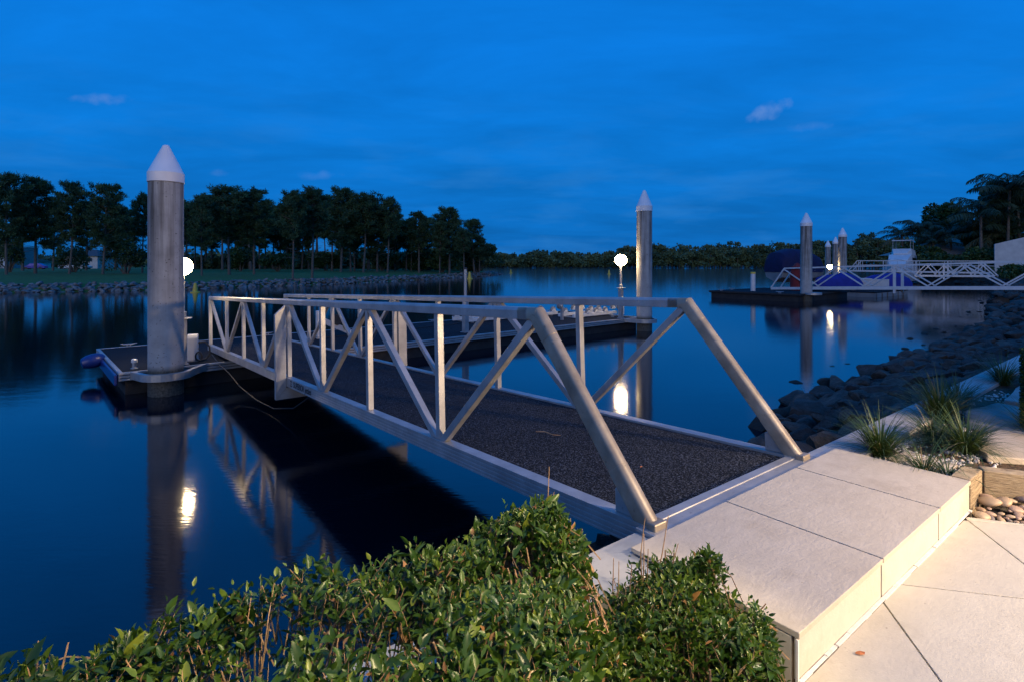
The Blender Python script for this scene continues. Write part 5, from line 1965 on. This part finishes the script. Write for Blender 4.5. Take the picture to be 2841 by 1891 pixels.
tuft("full green grass tuft nearest the gangway, leaning over the coping", 2.10, -0.23, 330, 0.36, 1)
tuft("sparse grass tuft at the end corner of the cream step", 1.99, -0.50, 60, 0.30, 2, 1.2)
tuft("thin wispy grass tuft beside the timber sleeper", 2.04, -0.60, 40, 0.28, 3, 1.3)
tuft("arching green grass tuft behind the white gravel", 2.62, -0.56, 320, 0.38, 4, 1.0, (-0.1, 0))
tuft("dry tipped grass tuft between the front and rear tufts", 2.72, -0.36, 200, 0.38, 9, 1.2, (-0.3, 0.1))
tuft("large dark grass tuft spilling over the coping in blue shade", 3.42, -0.22, 420, 0.46, 5)
tuft("dark grass tuft just behind the large shaded one", 4.0, -0.20, 260, 0.40, 6)
tuft("small dark grass tuft farthest along the coping", 5.6, -0.22, 260, 0.42, 7)
tuft("grass tuft cut by the frame's edge beside the clipped column hedge", 3.42, -0.80, 230, 0.36, 8)


def topiary():
    r = np.random.default_rng(77)
    t = thing("column_hedge", "clipped column hedge at the frame's edge behind the grasses", "hedge", (4.115, 4.05, 0.86))
    n = 30000
    a = r.uniform(0, 6.28, n)
    z = r.uniform(0, 0.62, n)
    rad = 0.27 * (0.72 + 0.28 * r.uniform(0, 1, n) ** 0.5)
    top = r.uniform(0, 1, n) < 0.15
    rad = np.where(top, 0.27 * np.sqrt(r.uniform(0, 1, n)), rad)
    z = np.where(top, 0.62 + r.uniform(-0.03, 0.01, n), z)
    pos = np.stack([np.cos(a) * rad, np.sin(a) * rad, z], 1)
    d = np.stack([np.cos(a), np.sin(a), 0.3 + 0 * a], 1)
    s = r.uniform(0.010, 0.020, n)
    V, F = scatter(np.array([(0, 0, 0), (0.45, 0.5, 0.1), (0, 1, 0), (-0.45, 0.5, 0.1)], float), np.array([(0, 1, 2), (0, 2, 3)]), pos, d + r.normal(0, 0.6, (n, 3)), r.normal(0, 1, (n, 3)), np.stack([s, s, s], 1))
    o = link(bpy.data.objects.new("foliage", np_mesh("foliage", V, F, M["hedge_leaf"], np.repeat(r.uniform(0.0, 0.45, n), 4))), t)
    o["kind"] = "stuff"
    MB().tube([(0, 0, 0), (0, 0, 0.5)], 0.02, 6).build("stem", M["twig_dark"], t)


topiary()
o = tag(MB().add([(-0.016, 0, 0.001), (-0.004, -0.011, 0.004), (0.012, -0.008, 0.003), (0.02, 0.001, 0.006), (0.006, 0.010, 0.004), (-0.008, 0.008, 0.002)], [(0, 1, 5), (1, 2, 4, 5), (2, 3, 4)]).build("fallen_leaf", M["dead_leaf"]),
        "small orange dead leaf lying on the terrace tile", "leaf")
o.location = FW(0.113, -0.815, 0.7635)

# ------------------------------------------------------------------ foreground hedge
LEAF_V = np.array([(0, 0, 0), (0, 0.34, -0.03), (0, 0.68, -0.05), (0, 1.05, -0.14),
                   (0.15, 0.16, 0.05), (0.235, 0.42, 0.085), (0.155, 0.76, 0.025),
                   (-0.15, 0.16, 0.05), (-0.235, 0.42, 0.085), (-0.155, 0.76, 0.025)], float)


def single_leaf_mesh(k):
    r = random.Random(k)
    v = LEAF_V.copy()
    v[:, 0] *= r.uniform(0.9, 1.15)
    v[:, 2] = v[:, 2] * r.uniform(0.5, 1.4) - 0.12 * r.uniform(-0.3, 1) * v[:, 1] ** 2
    me = np_mesh("leaf", v, LEAF_T, M["hedge_leaf_single"], None, True)
    return me


LEAVES = [single_leaf_mesh(k) for k in range(5)]


def hedge_top_left(x, y):
    z = 1.44 + 0.03 * np.clip((-1.7 - x) / 0.4, 0, 1) - 0.05 * np.clip((x + 1.5) / 0.4, 0, 1) + 0.03 * np.clip((x + 1.1) / 0.2, 0, 1)
    return z + 0.075 * (vnoise(x, y, 6.0, 3) - 0.5) + 0.05 * (vnoise(x, y, 15.0, 4) - 0.5) - np.clip(x + 0.96, 0, 1) * 1.0


def hedge_top_right(x, y):
    z = 1.04 + 0.05 * np.clip((x + 0.70) / 0.16, 0, 1) + 0.10 * np.clip((-0.86 - x) / 0.1, 0, 1) - np.clip(-y - 0.55, 0, 1) * 0.25
    return z + 0.10 * (vnoise(x, y, 8.0, 5) - 0.5) + 0.06 * (vnoise(x, y, 18.0, 6) - 0.5) - np.clip(x + 0.30, 0, 1) * 0.9


def make_hedge(name, label, x0, x1, y0, y1, topf, ns, seed, zbase, loose, n_single, frx, fry):
    leafsize = 0.92 if seed == 5 else 0.95
    r = np.random.default_rng(seed)
    root = fthing(name, label, "hedge", 0, 0, 0)
    fobj_root = root
    # shoots: over the top, down the two long sides and the ends, and inside
    def front(xx):
        return np.interp(xx, frx, fry)
    nt = int(ns * 0.62)
    x = r.uniform(x0, x1, nt)
    y = y1 + r.uniform(0, 1, nt) * (front(x) - y1)
    edge = np.minimum(np.minimum(x - x0, x1 - x), np.minimum(y - front(x), y1 - y))
    z = topf(x, y) - r.exponential(0.035 * loose, nt) - np.clip(0.07 - edge, 0, 0.1) * 0.9
    dirs = np.stack([r.normal(0, 0.34, nt), r.normal(0, 0.34, nt), np.ones(nt)], 1)
    nside = ns - nt
    f = r.uniform(0, 1, nside)
    which = r.uniform(0, 1, nside)
    lx, ly = x1 - x0, y1 - y0
    sx = np.where(which < 0.30, r.uniform(x0, x1, nside), np.where(which < 0.72, r.uniform(x0, x1, nside), np.where(which < 0.92, x1, x0)))
    sy = np.where(which < 0.30, y1, np.where(which < 0.72, front(sx), y1 + r.uniform(0, 1, nside) * (front(sx) - y1)))
    tz = topf(sx, sy)
    sz = zbase + 0.05 + (tz - 0.06 - zbase) * f ** 0.7
    on = np.stack([np.where(which >= 0.92, -1.0, np.where(which >= 0.72, 1.0, 0.0)), np.where(which < 0.30, 1.0, np.where(which < 0.72, -1.0, 0.0)), 0 * f], 1)
    sp = np.stack([sx, sy, sz], 1) - on * r.exponential(0.04 * loose, nside)[:, None]
    sd = on * 0.75 + r.normal(0, 0.35, (nside, 3)) + np.array([0, 0, 0.75])
    tips = np.concatenate([np.stack([x, y, z], 1), sp])
    dirs = np.concatenate([dirs, sd])
    dirs /= np.linalg.norm(dirs, axis=1, keepdims=True)
    # leaves along each shoot
    dens = 0.65 * vnoise(tips[:, 0] + tips[:, 2], tips[:, 1] + tips[:, 2] * 0.7, 7.0, seed) + 0.35 * vnoise(tips[:, 0], tips[:, 1] - tips[:, 2], 16.0, seed + 1)
    ok = r.uniform(0, 1, len(tips)) < np.clip((dens - 0.28) * 3.2, 0.08, 1)
    tips, dirs = tips[ok], dirs[ok]
    per = 7
    n = len(tips) * per
    idx = np.repeat(np.arange(len(tips)), per)
    k = np.tile(np.arange(per), len(tips))
    back = (per - 1 - k) * r.uniform(0.009, 0.017, len(tips))[idx]
    pos = tips[idx] - dirs[idx] * back[:, None]
    ph = r.uniform(0, 6.28, len(tips))[idx] + k * 2.4 + r.normal(0, 0.3, n)
    d = dirs[idx]
    ref = np.tile(np.array([[0.31, 0.95, 0.05]]), (n, 1))
    u = np.cross(d, ref)
    u /= np.linalg.norm(u, axis=1, keepdims=True)
    v = np.cross(d, u)
    out = u * np.cos(ph)[:, None] + v * np.sin(ph)[:, None]
    open_ = np.where(k == per - 1, 0.35, 0.75 + 0.5 * (per - 1 - k) / per) * r.uniform(0.7, 1.3, n)
    ax = d * np.cos(open_)[:, None] + out * np.sin(open_)[:, None]
    nrm = d * np.sin(open_)[:, None] - out * np.cos(open_)[:, None] + r.normal(0, 0.22, (n, 3))
    s = leafsize * r.uniform(0.021, 0.038, len(tips))[idx] * r.uniform(0.7, 1.25, n) * np.where(k >= per - 2, 0.6, 1.0) * (1 + 0.35 * (r.uniform(0, 1, n) < 0.1))
    keep = r.uniform(0, 1, n) < 0.9
    pos, ax, nrm, s, k2 = pos[keep], ax[keep], nrm[keep], s[keep], k[keep]
    tint = np.clip(r.beta(2.2, 2.6, len(pos)) * 0.85 + (k2 >= per - 2) * 0.14, 0, 0.92)
    brown = r.uniform(0, 1, len(pos)) < 0.022
    tint = np.where(brown, r.uniform(0.96, 1.0, len(pos)), tint)
    V, F = scatter(LEAF_V, LEAF_T, pos, ax, nrm, np.stack([s * r.uniform(0.8, 1.15, len(s)), s, s], 1))
    o = link(bpy.data.objects.new("foliage", np_mesh("foliage", V, F, M["hedge_leaf"], np.repeat(tint, len(LEAF_V)), True)), root)
    o["kind"] = "stuff"
    # shoot stems
    m = MB()
    for i in range(0, len(tips), 2):
        p, dd = tips[i], dirs[i]
        q = p - dd * 0.075
        w = q - dd * 0.06 + np.array([0, 0, -0.03])
        m.tube([tuple(w), tuple(q), tuple(p - dd * 0.012)], [0.0022, 0.0017, 0.0009], 3, False)
    o = m.build("shoots", M["twig"], root)
    o["kind"] = "stuff"
    # the large leaves that show singly
    rr = random.Random(seed)
    cand = []
    for _ in range(n_single * 5):
        i = rr.randrange(len(tips))
        p = tips[i]
        wp = FW(p[0], p[1], p[2])
        uu = 1420.5 + 1526 * wp.x / max(wp.y, 0.05)
        vv = 735 + 1526 * (CAM_Z - wp.z) / max(wp.y, 0.05)
        if wp.y > 0.4 and -20 < uu < 2200 and vv < 1930:
            cand.append(i)
    for i in cand[:n_single]:
        p, dd = Vector(tips[i]), Vector(dirs[i])
        a = rr.uniform(0, 6.28)
        axl = (dd + Vector((math.cos(a), math.sin(a), rr.uniform(-0.3, 0.5)))).normalized()
        nl = (Vector((rr.gauss(0, 0.35), rr.gauss(0, 0.35) - 0.25, 1))).normalized()
        xl = axl.cross(nl).normalized()
        zl = xl.cross(axl)
        s1 = rr.uniform(0.032, 0.047)
        o = link(bpy.data.objects.new("leaf", rr.choice(LEAVES)), root)
        q = p - dd * rr.uniform(0.01, 0.04)
        o.matrix_local = Matrix(((xl.x * s1, axl.x * s1, zl.x * s1, q.x), (xl.y * s1, axl.y * s1, zl.y * s1, q.y), (xl.z * s1, axl.z * s1, zl.z * s1, q.z), (0, 0, 0, 1)))
    return root


hedge_a = make_hedge("hedge", "wide clipped green hedge filling the foreground in front of the water", -3.3, -0.84, -1.15, -0.24, hedge_top_left, 10500, 5, 0.6, 1.0, 190, [-3.6, -1.55, -1.15, -0.84], [-1.15, -1.12, -0.70, -0.40])
hedge_b = make_hedge("hedge", "looser lower hedge shrub with bare twigs beside the cream step", -1.02, -0.25, -1.15, -0.27, hedge_top_right, 6600, 6, 0.6, 1.7, 110, [-0.98, -0.6, -0.28], [-0.80, -0.88, -0.70])


def branch(root, base, tips, r0, mat="twig"):
    """one woody branch that forks into cut stubs"""
    m = MB()
    base = Vector(base)
    for tip in tips:
        tip = Vector(tip)
        mid = base.lerp(tip, 0.55) + Vector((random.uniform(-0.012, 0.012), random.uniform(-0.012, 0.012), random.uniform(-0.02, 0.005)))
        m.tube([base, base.lerp(mid, 0.5) + Vector((0, 0, -0.006)), mid, tip], [r0, r0 * 0.85, r0 * 0.62, r0 * 0.36], 6)
    return m.build("branch", M[mat], root, smooth=True)


r = random.Random(44)
for root, x0, x1, topf, n in ((hedge_a, -2.3, -0.95, hedge_top_left, 26), (hedge_b, -0.70, -0.34, hedge_top_right, 12)):
    for _ in range(n):
        x = r.uniform(x0, x1)
        y = r.uniform(-0.95 if x < -1.3 else -0.62, -0.35)
        z = float(topf(np.array(x), np.array(y)))
        b = (x + r.uniform(-0.06, 0.06), y + r.uniform(-0.06, 0.06), z - r.uniform(0.13, 0.18))
        tips = [(b[0] + r.uniform(-0.085, 0.085), b[1] + r.uniform(-0.085, 0.085), z + r.uniform(-0.09, -0.03)) for _ in range(r.randint(3, 6))]
        branch(root, b, tips, r.uniform(0.003, 0.0055))
# the big bare fan of cut stubs in the middle of the hedge, and stems under the loose shrub
for x, y, z in ((-1.45, -0.72, 1.24), (-1.30, -0.62, 1.22), (-1.55, -0.86, 1.24), (-1.18, -0.55, 1.20)):
    branch(hedge_a, (x + 0.02, y - 0.02, z - 0.16), [(x + r.uniform(-0.09, 0.07), y + r.uniform(-0.05, 0.05), z + r.uniform(0.10, 0.20)) for _ in range(6)], 0.0065)
for x, y in ((-0.55, -0.55), (-0.42, -0.62), (-0.60, -0.72), (-0.38, -0.45), (-0.5, -0.7), (-0.66, -0.5)):
    branch(hedge_b, (x, y, 0.56), [(x + r.uniform(-0.1, 0.1), y + r.uniform(-0.1, 0.1), 0.98 + r.uniform(-0.06, 0.06)) for _ in range(4)], 0.009, "twig_dark")
# tall bare twigs above the shrub, one thick leaning branch
for x, y, z, h, l in ((-0.62, -0.33, 0.98, 0.17, -0.02), (-0.60, -0.30, 0.98, 0.12, 0.03), (-0.52, -0.36, 1.0, 0.20, 0.01), (-0.46, -0.32, 1.0, 0.22, 0.02), (-0.43, -0.34, 1.0, 0.22, 0.07), (-0.50, -0.38, 1.0, 0.15, 0.0), (-0.56, -0.36, 0.98, 0.15, -0.03), (-0.40, -0.4, 1.0, 0.14, 0.03)):
    branch(hedge_b, (x, y, z - 0.05), [(x + l, y + r.uniform(-0.02, 0.02), z + h)], 0.0032, "twig")
branch(hedge_b, (-0.60, -0.50, 0.90), [(-0.30, -0.34, 1.055), (-0.34, -0.33, 1.075)], 0.0075, "twig_dark")
for x, y, z in ((-0.90, -0.30, 1.36),):
    branch(hedge_a, (x, y, z - 0.1), [(x + 0.01, y, z + 0.14), (x + 0.04, y + 0.01, z + 0.05), (x - 0.02, y, z + 0.06)], 0.0028, "twig")
